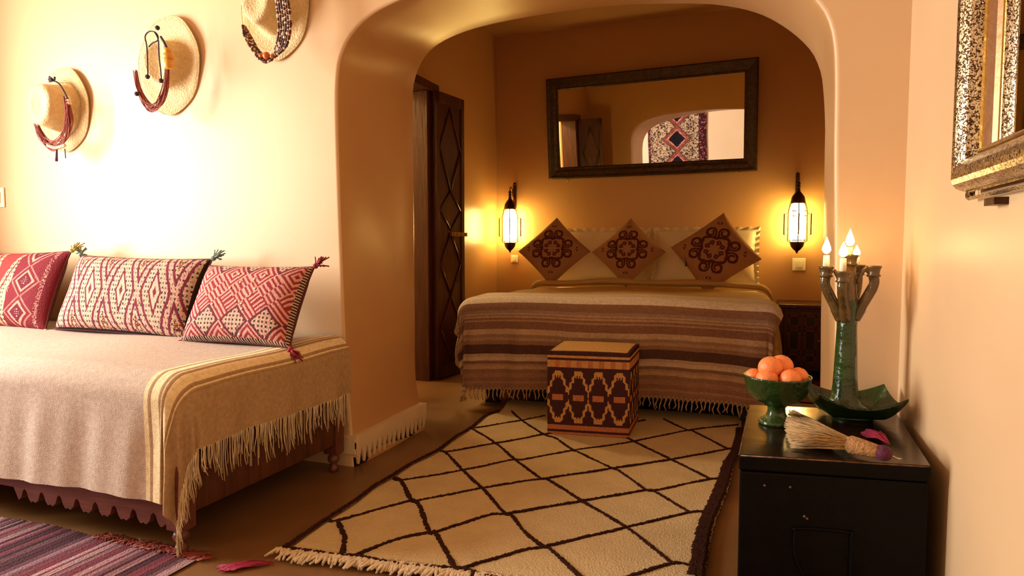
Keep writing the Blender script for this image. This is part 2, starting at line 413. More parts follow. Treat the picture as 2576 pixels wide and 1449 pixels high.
p1 = DX1+.235; q0 = DB0-.392
dpos = drape(DX0-.1, DX1+.02, DB0-.01, DB1+.3, DT+.012, .085, DX0, p1, q0, DB1+.02, 10, 10, None, flare=.03, rip=.006)
# non-uniform u so that the striped end gets fine columns
def dmap(u): return DX0+(p1-DX0)*(u*.80/.45) if False else (DX0+(DX1-.2-DX0)*(u/.35) if u < .35 else DX1-.2+(p1-(DX1-.2))*(u-.35)/.65)
def dp(u, v):
    p = dmap(u); return dpos((p-DX0)/(p1-DX0), v)
def dc(u, v):
    p = dmap(u); return daycol((p-DX0)/(p1-DX0), v, DX0, p1)
blk = thing('daybed_throw', 'grey-beige wool throw with cream stripes and long fringe over the daybed', 'throw blanket', (-3, 2.0, .59))
grid(230, 130, dp, dc).build('throw_cloth', M['throw'], blk)
def strand(mb, p, L, r=.0022, sway=.01, seg=4, n=6, out=Vector((0, 0, 0))):
    a = R.uniform(0, 6); am = R.uniform(.2, 1)*sway; pts = []
    for k in range(n+1):
        t = k/n; q = Vector((p.x+am*math.sin(a+t*4)*t+out.x*t, p.y+am*math.cos(a*1.3+t*5)*t+out.y*t, max(.006, p.z-L*t)))
        pts.append(q)
    mb.tube(pts, [r*(1-.25*k/n) for k in range(n+1)], seg)
mb = MB()
for k in range(130):
    v = .0+.985*(k+R.uniform(-.4, .4))/130; v = min(1, max(0, v))
    pt = dpos(1, v)
    L = R.uniform(.07, .15)
    strand(mb, pt+Vector((0.002, 0, .004)), L, .0022, .022)
    if R.random() < .5: strand(mb, pt+Vector((0.004, .004, .004)), L*R.uniform(.8, 1.1), .002, .022)
for k in range(12): strand(mb, dpos(1, .002*k)+Vector((0, 0, .01)), R.uniform(.12, .16), .0025, .015)
o = mb.build('fringe', M['yarn'], blk); o['kind'] = 'stuff'; o['label'] = 'long cream twisted fringe'

# ---------------------------------------------------------------- cushions
def cushion_mesh(w, h, t, nu, nv, col, pinch=.05):
    def sh(u, v, s):
        a = 2*u-1; b = 2*v-1
        x = a*w/2*(1-pinch*(1-a*a)*0-.5*pinch*(1-abs(b)**2)*0); 
        # sides bow inwards, corners stay pointed
        x = a*w/2*(1-pinch*(1-b*b)); z = b*h/2*(1-pinch*(1-a*a))
        th = t/2*max(0, (1-a**4)*(1-b**4))**.55
        return Vector((x, s*th, z))
    f = grid(nu, nv, lambda u, v: sh(u, v, -1), col)
    bk = grid(24, 16, lambda u, v: sh(1-u, v, 1))
    return f, bk, sh
def cushion(name, label, w, h, t, nu, nv, col, M4, group=None, back='back', tassel=None, extra=None, cat='cushion'):
    T = M4; root = thing(name, label, cat, T.translation, group)
    f, b, sh = cushion_mesh(w, h, t, nu, nv, col)
    f.v = [tuple(T@Vector(v)) for v in f.v]; b.v = [tuple(T@Vector(v)) for v in b.v]
    f.build('embroidered_front', M['cloth'], root); b.build('back_cover', M[back], root)
    if back != 'pback':
        mb = MB(); per = []
        for k in range(41): per.append(sh(k/40, 0, 0))
        for k in range(1, 41): per.append(sh(1, k/40, 0))
        for k in range(1, 41): per.append(sh(1-k/40, 1, 0))
        for k in range(1, 41): per.append(sh(0, 1-k/40, 0))
        mb.tube([T@p for p in per], .0045, 6); mb.build('piping', M['back'], root)
    if tassel:
        for (u, v, m) in tassel:
            mb = MB(); c = T@sh(u, v, 0); d = (T.to_3x3()@Vector((2*u-1, 0, 2*v-1))).normalized()
            mb.sphere(c+d*.008, .012, 8, 6)
            for k in range(26):
                e = d+Vector((R.uniform(-.8, .8), R.uniform(-.8, .8), R.uniform(-.8, .6)))
                mb.tube([c+d*.008, c+d*.012+e*.018, c+d*.012+e*.034+Vector((0, 0, -.004))], .0028, 4)
            mb.build('corner_tassel', M[m], root)
    if extra:
        for (u, v) in extra:
            mb = MB()
            p = T@(sh(u, v, -1)+Vector((0, -.001, 0))); nrm = T.to_3x3()@Vector((0, -1, 0))
            q = nrm.to_track_quat('Z', 'Y').to_matrix().to_4x4()
            mb.lathe([(0, .0015), (.0065, .0015), (.0065, 0)], 10, Matrix.Translation(p)@q)
            mb.build('sequin', M['sequin'], root)
    return root
mar, cre, pnk, dgr, ochr, blkc = lin((118, 36, 54)), lin((206, 176, 152)), lin((214, 150, 140)), lin((58, 60, 52)), lin((190, 160, 90)), lin((46, 24, 26))
def frac(x): return x-math.floor(x)
def kil2(u, v):
    if u < .012 or u > .988 or v < .02 or v > .98: return blkc
    uu = u+.10*(v-.5)
    a = abs(frac(uu*4.0+.35)-.5)*2; b = abs(v-.5)*2
    d = a*1.05+b*.62 if b > .0 else a
    warm = .88+.24*R.random()
    def k(c): return tuple(min(1, x*warm) for x in c)
    if d < .10: return k(mar)
    if d < .28: return k(cre)
    if d < .38: return k(mar)
    if .76 < d < .90: return k(mar)
    if .97 < d < 1.02: return k(pnk)
    if 1.14 < d < 1.27: return k(mar)
    if 1.40 < d < 1.52: return k(mar if R.random() > .3 else ochr)
    # dotted ground
    gx, gy = frac(uu*52), frac(v*17)
    if .3 < gx < .78 and .28 < gy < .74: return k(dgr if frac(math.floor(uu*52)*.37+math.floor(v*17)*.21) > .35 else (mar if R.random() > .5 else ochr))
    if gx < .12: return k(pnk)
    return k(cre)
def kil3(u, v):
    if u < .02 or u > .98: return cre if frac(v*30) < .5 else blkc
    if v < .035 or v > .965: return cre if frac(u*42) < .5 else blkc
    W, H = .57*u, .38*v
    p, q = (W+H)/.155, (W-H)/.155
    ip, iq = math.floor(p), math.floor(q); fp, fq = frac(p)-.5, frac(q)-.5
    warm = .9+.2*R.random()
    kd = (ip*3+iq*5) % 4
    if kd == 0: dd = max(abs(fp), abs(fq))*11
    elif kd == 1: dd = (abs(fp)+.5*(fq > 0)*.2)*11
    elif kd == 2: dd = abs(fq)*11 if fp > 0 else abs(fp)*11
    else:
        if frac(u*30) < .5 and frac(v*20) < .5: return tuple(x*warm for x in (dgr if R.random() > .3 else mar))
        if max(abs(fp), abs(fq)) > .4: return mar
        return tuple(min(1, x*warm) for x in (cre if R.random() > .2 else pnk))
    m = frac(dd*.5+.1)
    if m < .45: return tuple(min(1, x*warm) for x in lin((150, 44, 54)))
    if m < .55: return tuple(min(1, x*warm) for x in lin((200, 110, 104)))
    return tuple(min(1, x*warm) for x in lin((214, 166, 150)))
def kil1(u, v):
    warm = .9+.2*R.random(); w_ = lambda c: tuple(min(1, x*warm) for x in c)
    if u > .93: return w_(lin((116, 24, 34)) if (u > .955 or R.random() > .4) else pnk)
    W, H = .8*u, .42*v
    if u > .70:
        x = (u-.815)*.8; y = frac(H/.17+.1)-.5; d = abs(x)/.085+abs(y)*1.9
        if .28 > d: return w_(cre if (frac(u*70) < .4 and frac(v*36) < .4) else lin((110, 26, 44)))
        if d < .55: return w_(lin((110, 26, 44)))
        if d < .72: return w_(lin((226, 150, 130)))
        if .95 < d < 1.08: return w_(lin((210, 120, 110)))
        return w_(lin((124, 34, 44)))
    x = frac((u-.47)/.24+.5)-.5; d = abs(x)*2+abs(v-.45)*1.3+ (v-.45)*.2
    if d < .14: return w_(lin((226, 180, 140)))
    if d < .24: return w_(lin((140, 50, 50)))
    if d < .42: return w_(lin((226, 180, 140)))
    if d < .70:
        if frac(u*52) < .42 and frac(v*18) < .45: return w_(dgr)
        return w_(lin((226, 182, 144)))
    if d < .80: return w_(lin((128, 36, 44)))
    if d < 1.05:
        if frac(u*52) < .42 and frac(v*18) < .45: return w_(mar)
        return w_(lin((216, 160, 130)))
    return w_(lin((156, 56, 54)))
def place(cx, cy, cz, lean, yaw=0, roll=0):
    return Matrix.Translation((cx, cy, cz))@Matrix.Rotation(math.radians(yaw), 4, 'Z')@Matrix.Rotation(math.radians(-lean), 4, 'X')@Matrix.Rotation(math.radians(roll), 4, 'Y')
cushion('kilim_cushion', 'dark red and pink patterned cushion at the left end of the daybed', .84, .41, .15, 230, 120, kil1, place(-3.66, 2.30, .780, 21, -2, -1),
        'woven cushions along the daybed', tassel=[(1, 1, 'yellowyarn'), (1, 0, 'yellowyarn')], extra=[(.70, .55), (.69, .45)])
cushion('kilim_cushion', 'long cream and maroon lozenge cushion in the middle of the daybed', .85, .385, .17, 240, 120, kil2, place(-2.765, 2.30, .772, 22, 0, 1),
        'woven cushions along the daybed', tassel=[(0, 1, 'tealyarn'), (1, 1, 'tealyarn'), (1, 0, 'magenta')], extra=[(.55, .25), (.56, .3), (.7, .35), (.53, .2)])
cushion('kilim_cushion', 'small pinkish red sequinned cushion at the right end of the daybed', .555, .36, .16, 190, 120, kil3, place(-2.01, 2.225, .757, 28, 1, 0),
        'woven cushions along the daybed', tassel=[(1, 1, 'redyarn'), (1, 0, 'redyarn'), (0, 0, 'magenta')],
        extra=[(.42, .62), (.45, .82), (.62, .75), (.66, .62), (.64, .55), (.52, .45), (.60, .35), (.58, .42), (.18, .3), (.16, .2), (.45, .12), (.58, .14), (.60, .06), (.3, .4), (.7, .8), (.5, .7)])

# ---------------------------------------------------------------- bed
BX0, BX1, BY0, BY1, BT = -1.72, .15, 3.76, 5.72, .665
def warp(v):
    k = max(0, min(1, (BY1-v.y)/(BY1-BY0)))
    return Vector((v.x, v.y+(v.x+.8)*.06*k, v.z))
bed = thing('double_bed', 'wide low double bed standing against the alcove back wall', 'bed', (-.8, 4.7, 0))
mb = MB(); mb.box((BX0+.06, BY0+.10, .10), (BX1-.06, BY1, .32)); 
mb.v = [tuple(warp(Vector(v))) for v in mb.v]; mb.build('bed_base', M['blackwood'], bed)
mb = MB(); mb.box((BX0+.03, BY0+.05, .32), (BX1-.03, BY1+.02, BT-.02))
mb.v = [tuple(warp(Vector(v))) for v in mb.v]; mb.build('mattress', M['linen'], bed, bevel=.08)
for lx, ly in ((BX0+.16, BY0+.16), (BX1-.16, BY0+.22), (BX0+.12, BY1-.1), (BX1-.12, BY1-.1)):
    mb = MB().box((lx-.04, ly-.04, 0), (lx+.04, ly+.04, .11)); mb.build('leg', M['blackwood'], bed)
cov = thing('coverlet', 'ochre ribbed coverlet folded back below the bed pillows', 'bedspread', (-.8, 4.6, .68))
FY = 5.08
cp = drape(BX0, BX1, BY0, 9, BT+.006, .10, BX0-.30, BX1+.62, BY0-.2, FY, 10, 10, None, flare=.06, rip=.012, warp=warp, crown=.02)
grid(90, 80, cp).build('cover_cloth', M['coverlet'], cov)
# rolled fold
def fold_pos(u, v):
    p = BX0-.18+(BX1-BX0+.36)*u; sag = .02*math.cos((u-.5)*PI)
    base = drape(BX0, BX1, BY0, 9, BT+.010, .10, p, p+1e-6, FY, FY+1e-6, 1, 1, None, warp=warp, crown=.02)(0, 0)
    a = -.35*PI+1.5*PI*v; rr = .034+.004*math.sin(u*21)
    return Vector((base.x, base.y+.12-.16*abs(u-.5)**2*0-.03*math.sin(u*PI)+rr*2.6*-math.cos(a)*.6, base.z+rr*.75*(1+math.sin(a))+.004))
grid(80, 14, fold_pos).build('rolled_fold', M['coverlet'], cov)
thr = thing('striped_throw', 'brown, cream and grey striped wool throw hanging over the bed foot', 'throw blanket', (-.8, 3.8, .68))
stz = [(.95, (196, 178, 166)), (.62+.30, (206, 182, 158)), (.62+.16, (190, 172, 166)), (.62+.12, (214, 190, 160)), (.623+.07, (224, 206, 182)), (.623, (150, 106, 76)), (.572, (160, 132, 116)), (.554, (190, 152, 110)), (.545, (166, 122, 86)), (.538, (190, 152, 110)), (.529, (150, 104, 72)), (.515, (180, 140, 100)), (.503, (142, 94, 66)), (.46, (196, 158, 116)), (.426, (158, 116, 80)), (.41, (176, 134, 94)), (.392, (150, 106, 72)), (.367, (92, 56, 42)), (.316, (186, 152, 118)), (.295, (202, 170, 134)), (.273, (136, 96, 70)), (.255, (176, 132, 92)), (.24, (190, 146, 100)), (.222, (150, 104, 72)), (.20, (164, 114, 78)), (.175, (150, 102, 70)), (.15, (170, 122, 84)), (.137, (154, 106, 74)), (0.0, (154, 106, 74))]
tq0, tq1 = BY0-.535, BY0+.33
Ltot = tq1-tq0
def thcol(u, v):
    d = (v*Ltot)      # cloth length measured from the hem
    z = .10+d         # nominal height for hanging part, continues over the top
    c = stz[0][1]
    for i in range(len(stz)-1):
        if stz[i][0] >= z > stz[i+1][0]: c = stz[i+1][1] if False else stz[i+1-0][1]; break
    # choose band whose upper bound is just above z
    c = None
    for zz, cc in stz:
        if z <= zz: c = cc
    c = c or stz[0][1]
    k = .98+.12*R.random(); c = lin(c); g = sum(c)/3
    return tuple(min(1, (x*.8+g*.24)*k) for x in c)
tp = drape(BX0-.02, BX1+.03, BY0-.02, 9, BT+.022, .10, BX0-.14, BX1+.045, tq0, tq1, 10, 10, None, flare=.05, rip=.010, warp=warp, crown=.02)
grid(110, 190, tp, thcol).build('throw_cloth', M['throw'], thr)
mb = MB()
for k in range(86):
    p = tp((k+.5)/86, 0); q = tp(min(1, (k+1.2)/86), 0)
    L = R.uniform(.035, .055)
    mb.tube([p+Vector((-.008, -.002, .012)), p+Vector((0, -.004, -.006)), p+Vector((R.uniform(-.004, .004), -.003, -.014))], [.0028, .004, .005], 5)
    mb.tube([q+Vector((0, -.002, .012)), p+Vector((.003, -.004, -.006))], .003, 5)
    mb.tube([p+Vector((0, -.003, -.012)), p+Vector((R.uniform(-.012, .012), -.005-R.random()*.006, -.014-L*.5)), p+Vector((R.uniform(-.016, .016), -.006, max(-p.z+.02, -.014-L)))], [.003, .0045, .003], 5)
o = mb.build('knotted_fringe', M['yarnb'], thr); o['kind'] = 'stuff'

# white pillows
def white_pillow(cx, w, label, hz=.46, cy=5.56, lean=20):
    T = place(cx, cy, BT+.03+hz/2, lean)
    root = thing('bed_pillow', label, 'pillow', T.translation, 'white pillows at the head of the bed')
    f, b, sh = cushion_mesh(w, hz, .16, 40, 28, None)
    f.v = [tuple(T@Vector(v)) for v in f.v]; b.v = [tuple(T@Vector(v)) for v in b.v]
    f.add(b.v, b.f); f.build('pillow_case', M['linen'], root)
    mb = MB()
    def ruf(u, v):
        t = u*4; k = int(min(3.999, t)); s = t-k
        P = [(0, 0), (1, 0), (1, 1), (0, 1), (0, 0)]
        a = Vector(P[k]).lerp(Vector(P[k+1]), s)
        p = sh(a.x, a.y, 0); d = Vector((a.x-.5, 0, a.y-.5)).normalized()
        return T@(p+d*v*.035+Vector((0, v*.014*math.sin(u*260), 0)))
    grid(420, 3, ruf, mb=mb); mb.build('ruffle_edge', M['linen'], root)
white_pillow(-1.22, .78, 'white ruffled bed pillow behind the leftmost scroll cushion')
white_pillow(-.36, .80, 'white ruffled bed pillow behind the rightmost scroll cushion')

# scroll cushions : rasterised embroidery
G = 150
def make_scroll():
    g = bytearray(G*G)
    def dot(x, y, r):
        cx, cy, rr = (x+.5)*G, (y+.5)*G, r*G
        for j in range(int(cy-rr), int(cy+rr)+2):
            for i in range(int(cx-rr), int(cx+rr)+2):
                if 0 <= i < G and 0 <= j < G and (i+.5-cx)**2+(j+.5-cy)**2 <= rr*rr: g[j*G+i] = 1
    def both(f, rw):
        # f(t)->(radius along axis, offset across), 8 fold mirrored about 4 axes
        for k in range(4):
            for m in (1, -1):
                for s in range(90):
                    a, b = f(s/89); b *= m; an = k*PI/2
                    w = rw(s/89) if callable(rw) else rw
                    dot(a*math.cos(an)-b*math.sin(an), a*math.sin(an)+b*math.cos(an), w)
    # big outer scrolls
    both(lambda t: (.275+.086*(1-.6*t)*math.cos(3.6+t*8.4), .100+.086*(1-.6*t)*math.sin(3.6+t*8.4)), lambda t: .011+.009*math.sin(t*PI))
    both(lambda t: (.18+.02*math.sin(t*PI), .005+.175*t), lambda t: .018)
    both(lambda t: (.20-.02*t, .17-.05*t), .012)
    both(lambda t: (.115+.034*(1-.5*t)*math.cos(2+t*6), .05+.034*(1-.5*t)*math.sin(2+t*6)), .011)
    both(lambda t: (.07+.05*t, .03+.012*math.sin(t*PI)), .009)
    both(lambda t: (.20+.07*t, .012+.012*t), .010)
    both(lambda t: (.42+.03*t, .012+.018*math.sin(t*PI)), .006)
    both(lambda t: (.43+.012*t, .03+.01*t), .006)
    return g
SG = make_scroll()
def scroll_col(rot):
    ca, sa = math.cos(rot), math.sin(rot)
    a0, b0 = lin((176, 128, 92)), lin((92, 40, 26))
    def f(u, v):
        x, y = (u-.5)*1.06, (v-.5)*1.06     # cushion axes; embroidery axes are turned 45 degrees
        X, Y = (x*ca-y*sa)*.86, (x*sa+y*ca)*.86
        i, j = int((X+.5)*G), int((Y+.5)*G)
        k = .94+.1*R.random()
        c = b0 if (0 <= i < G and 0 <= j < G and SG[j*G+i]) else a0
        return tuple(t*k for t in c)
    return f
for (cx, cy, cz, a, yaw, roll, lab) in [
    (-1.56, 5.30, .965, .440, 4, 45, 'diamond-set tan cushion with brown scroll embroidery, nearest the left lamp'),
    (-.935, 5.30, .960, .425, 0, 45, 'diamond-set tan scroll-embroidered cushion in the middle of the bed'),
    (-.265, 5.28, .955, .485, -3, 53, 'largest scroll-embroidered cushion, tilted, nearest the right lamp')]:
    r_ = cushion('scroll_cushion', lab, a, a, .15, 150, 150, scroll_col(PI/4), place(cx, cy, cz, 22, yaw, roll), 'scroll cushions on the bed', back='pback')
# small dark tassel on the right cushion's left corner
mb = MB(); p = atY(1725, 655, 5.2)
mb.tube([p, p+Vector((.004, 0, -.03)), p+Vector((0, 0, -.045))], [.002, .007, .006], 7); mb.tube([p, atY(1722, 643, 5.24)], .0015, 4)
mb.build('tassel', M['blackwood'], r_)

# ---------------------------------------------------------------- wall mirror in the alcove
mc = Vector((-.866, 5.735, 2.06)); mw, mh, fr = 1.785, .885, .105
T = Matrix.Translation(mc)@Matrix.Rotation(math.radians(-2.9), 4, 'Z')@Matrix.Rotation(math.radians(5.4), 4, 'X')
wm = thing('wall_mirror', 'wide dark-framed rectangular mirror above the bed', 'mirror', mc)
mb = MB(); mb.box((-mw/2+fr-.01, -.012, -mh/2+fr-.01), (mw/2-fr+.01, -.004, mh/2-fr+.01), M4=T); mb.build('mirror_glass', M['mirror'], wm)
mb = MB()
prof = [(0, .01), (0, -.030), (.012, -.040), (.030, -.034), (.060, -.030), (.085, -.022), (.095, -.024), (fr, -.016), (fr, -.0)]
def frame_mesh(mb, prof, w, h, T, mi=0):
    vs = []; fs = []; n = len(prof)
    for (sx, sz) in ((-1, -1), (1, -1), (1, 1), (-1, 1)):
        for (d, y) in prof: vs.append(T@Vector((sx*(w/2-d), y, sz*(h/2-d))))
    for c in range(4):
        for k in range(n-1):
            a = c*n+k; b = ((c+1) % 4)*n+k; fs.append((a, b, b+1, a+1))
    mb.add(vs, fs, mi, False)
frame_mesh(mb, prof, mw, mh, T); mb.build('mirror_frame', M['frame'], wm)
for x in (-.72, .76):
    mb = MB(); p = T@Vector((x, -.01, -mh/2)); mb.tube([p+Vector((0, 0, .01)), p+Vector((0, -.012, -.012)), p+Vector((0, .0, -.03))], .004, 6); mb.build('hook', M['brass'], wm)

# ---------------------------------------------------------------- lamps
def wall_lamp(cx, label):
    cy = 5.66; root = thing('wall_lantern', label, 'wall lamp', (cx, cy+.1, 1.2), 'lit lanterns beside the bed')
    T = Matrix.Translation((cx, cy, 0))
    mb = MB(); mb.box((cx-.014, 5.775, 1.36), (cx+.014, 5.798, 1.58)); mb.sphere((cx, 5.785, 1.585), .016, 8, 6)
    mb.build('back_plate', M['bronze'], root, bevel=.004)
    mb = MB(); mb.tube(catmull([(cx, 5.785, 1.42), (cx, 5.74, 1.50), (cx, 5.69, 1.55), (cx, 5.66, 1.535), (cx, 5.66, 1.50)], 6), .005, 6)
    mb.tube(catmull([(cx, 5.785, 1.50), (cx, 5.75, 1.46), (cx, 5.72, 1.50), (cx, 5.74, 1.53)], 6), .004, 6)
    mb.build('scroll_bracket', M['bronze'], root)
    mb = MB(); mb.tube([(cx, cy, 1.51), (cx, cy, 1.43)], .008, 8)
    for z in (1.50, 1.475, 1.45): mb.sphere((cx, cy, z), .016, 8, 6)
    mb.lathe([(.0, 1.455), (.012, 1.45), (.018, 1.435), (.032, 1.42), (.048, 1.395), (.055, 1.36), (.057, 1.345), (.05, 1.345)], 12, T)
    mb.build('dome_cap', M['bronze'], root)
    mb = MB(); mb.lathe([(.040, 1.345), (.048, 1.32), (.058, 1.28), (.060, 1.24), (.058, 1.12), (.054, 1.07), (.045, 1.045), (.0, 1.045)], 12, T)
    mb.build('glass_body', M['lampglass'], root)
    mb = MB(); w = .0042
    for k in range(4):
        a = k*PI/2+.33*(1 if cx < -1 else .1); c, s = math.cos(a), math.sin(a)
        def P(r, z): return (cx+r*c, cy+r*s, z)
        mb.tube([P(.054, 1.345), P(.068, 1.285), P(.070, 1.05), P(.05, 1.04)], w, 5)
        mb.tube([P(.068, 1.265), P(.098, 1.265), P(.098, 1.10), P(.088, 1.10)], w*1.2, 5)
    for z, rr in ((1.285, .069), (1.245, .070), (1.055, .066)):
        mb.tube([(cx+rr*math.cos(PI/4+.2+k*PI/2), cy+rr*math.sin(PI/4+.2+k*PI/2), z) for k in range(5)], w, 5)
    mb.build('wire_cage', M['bronze'], root)
    mb = MB(); mb.lathe([(.045, 1.045), (.052, 1.043), (.054, 1.03), (.046, 1.005), (.028, .982), (.012, .970), (.006, .955), (0, .948)], 12, T)
    mb.build('pointed_finial', M['bronze'], root)
wall_lamp(-2.085, 'lit metal and glass wall lantern left of the bed')
wall_lamp(.335, 'lit metal and glass wall lantern right of the bed')
def plate(name, label, c, w, h, axis='y', rock=True):
    root = thing(name, label, 'switch', c)
    mb = MB().box((c[0]-w/2, c[1]-.008, c[2]-h/2), (c[0]+w/2, c[1], c[2]+h/2)); mb.build('plate', M['plastic'], root, bevel=.003)
    mb = MB().box((c[0]-w*.25, c[1]-.014, c[2]-h*.28), (c[0]+w*.25, c[1]-.008, c[2]+h*.28)); mb.build('rocker', M['plastic'], root, bevel=.002)
plate('light_switch', 'small ivory light switch under the left lantern', (-2.09, 5.799, .892), .07, .07)
plate('light_switch', 'ivory light switch under the right lantern', (.362, 5.799, .862), .10, .10)
p = atY(-2, 497, YF-.001); plate('light_switch', 'pale light switch at the left edge of the hat wall', (p.x, YF-.001, p.z), .10, .11)

# ---------------------------------------------------------------- nightstand
ns = thing('nightstand', 'dark carved two-door nightstand right of the bed', 'nightstand', (.50, 5.55, 0))
nx0, nx1, ny0, ny1, nz = .20, .80, 5.34, 5.79, .57
MB().box((nx0+.02, ny0+.02, .07), (nx1-.02, ny1, nz-.03)).build('body', M['wood'], ns, bevel=.004)
mb = MB().box((nx0, ny0, nz-.03), (nx1, ny1, nz)); mb.build('top', M['wood'], ns, bevel=.006)
for i in range(2):
    a = nx0+.04+i*.265; mb = MB(); mb.box((a, ny0+.002, .10), (a+.255, ny0+.02, nz-.05)); d = mb.build('cabinet_door', M['wood'], ns, bevel=.003)
    mb = MB()
    for (z0, z1) in ((.13, .20), (.22, .38), (.40, .49)):
        for (x0, x1) in ((a+.03, a+.115), (a+.14, a+.225)):
            f2 = [((x0, z0), (x1, z0+.01)), ((x0, z1-.01), (x1, z1)), ((x0, z0), (x0+.01, z1)), ((x1-.01, z0), (x1, z1))]
            for (p, q) in f2: mb.box((p[0], ny0-.008, p[1]), (q[0], ny0+.002, q[1]))
            mb.box((x0+.022, ny0-.004, z0+.018), (x1-.022, ny0+.002, z1-.018), 1)
    o = mb.build('carved_panel', [M['woodr'], M['blackwood']], d); 
    mb = MB().sphere((a+(.24 if i == 0 else .015), ny0-.012, .30), .010, 10, 8); mb.build('knob', M['brass'], d)
for lx in (nx0+.05, nx1-.05):
    for ly in (ny0+.05, ny1-.05): MB().box((lx-.02, ly-.02, 0), (lx+.02, ly+.02, .08)).build('leg', M['wood'], ns)
# reddish bedside mat
mb = MB(); grid(40, 20, lambda u, v: Vector((.20+.6*u, 4.55+.75*v, .008+.001*math.sin(u*60))), lambda u, v: lin((140, 48, 34)) if frac(v*9) < .7 else lin((96, 36, 30)), mb)
tag(mb.build('bedside_mat', M['cloth']), 'small rust red mat on the floor right of the bed', 'rug')

# ---------------------------------------------------------------- pouf
PF = [(-.992, 3.262), (-.573, 3.318), (-.585, 3.690), (-1.022, 3.650)]
pf = thing('cube_stool', 'square reed-woven stool with dark ikat pattern at the bed foot', 'stool', (-.79, 3.49, .02))
Pd, Pl, Pl2 = lin((66, 26, 28)), lin((226, 168, 96)), lin((210, 130, 84))
def ikat(s, z):
    rib = 66; sc = math.floor(s*rib)/rib; gap = frac(s*rib) > .62
    def L(c=Pl):
        k = .85+.25*R.random(); return tuple(x*k*(.42 if gap else 1) for x in c)
    def D(): k = .8+.4*R.random(); return tuple(x*k for x in Pd)
    if z > .955: return D()
    if z > .925: return L()
    if z > .895: return D()
    if z > .82: return L(Pl2 if frac(sc*7.3) > .6 else Pl)
    if z > .775: return D()
    if z < .035: return L(Pl2)
    if z < .06: return D()
    if z < .115: return L(Pl2)
    if z < .14: return D()
    c = frac(sc*4); t = abs(c-.5)*2; m = abs(z-.455)/.315
    jag = .04*(1 if int(sc*rib) % 2 else -1)
    mb_ = .92-.0*t if t < .28 else .92-1.0*(t-.28)
    if m < .12 and t < .52: return L(Pl2)
    if abs(m+jag-mb_) < .135: return L()
    return D()
mb = MB(); H = .435
for k in range(4):
    a = Vector((*PF[k], 0)); b = Vector((*PF[(k+1) % 4], 0)); nn = (b-a).cross(Vector((0, 0, 1))).normalized()
    def pos(u, v, a=a, b=b, nn=nn):
        p = a.lerp(b, u); bul = .006*math.sin(u*PI)*math.sin(v*PI)+.0012*math.sin(u*66*2*PI)
        return Vector((p.x+nn.x*bul, p.y+nn.y*bul, .022+H*v))
    grid(198, 70, pos, ikat, mb)
mb.build('woven_sides', M['weave'], pf)
def toppos(u, v):
    a = Vector((*PF[0], 0)).lerp(Vector((*PF[1], 0)), u); b = Vector((*PF[3], 0)).lerp(Vector((*PF[2], 0)), u); p = a.lerp(b, v)
    return Vector((p.x, p.y, .022+H+.012*(math.sin(u*PI)*math.sin(v*PI))**.4))
def topcol(u, v):
    if min(u, 1-u, v, 1-v) < .035: return Pd
    k = .85+.2*R.random(); k *= (.7 if frac(u*70) < .2 else 1); return tuple(x*k for x in lin((222, 180, 112)))
grid(140, 60, toppos, topcol).build('woven_top', M['weave'], pf)

# ---------------------------------------------------------------- large rug
def A(x, y): return atZ(640+x/3.09, 980+y/3.09, .02)
def B(x, y): return atZ(1300+x/3.09, 980+y/3.09, .02)
left = [A(*p) for p in [(230, 1230), (600, 980), (800, 850), (930, 750), (1050, 680), (1210, 580), (1330, 520), (1440, 460), (1560, 370), (1690, 290), (1800, 200), (1900, 165)]]
rightb = [B(*p) for p in [(1740, 300), (1720, 460), (1700, 520), (1655, 700), (1600, 860), (1545, 1000), (1510, 1150), (1480, 1300), (1450, 1449)]]
rightb.append(Vector((-.105, 1.84, .02)))
backL, backR = Vector((-1.46, 3.92, .02)), Vector((-.03, 3.99, .02))
Lc = resample(catmull(left+[backL], 5), 120); Rc = resample(catmull(list(reversed([backR]+rightb)), 5), 120)
def rugp(u, v):
    k = v*120; i = min(119, int(k)); t = k-i
    a = Lc[i].lerp(Lc[i+1], t); b = Rc[i].lerp(Rc[i+1], t); p = a.lerp(b, u)
    e = min(u, 1-u, v)*60; z = .006+.014*min(1, e)
    if u < .001 or u > .999: p.x += R.uniform(-.003, .003)
    return Vector((p.x, p.y, z+.0015*math.sin(p.x*23)*math.sin(p.y*19)))
mb = grid(110, 150, rugp)
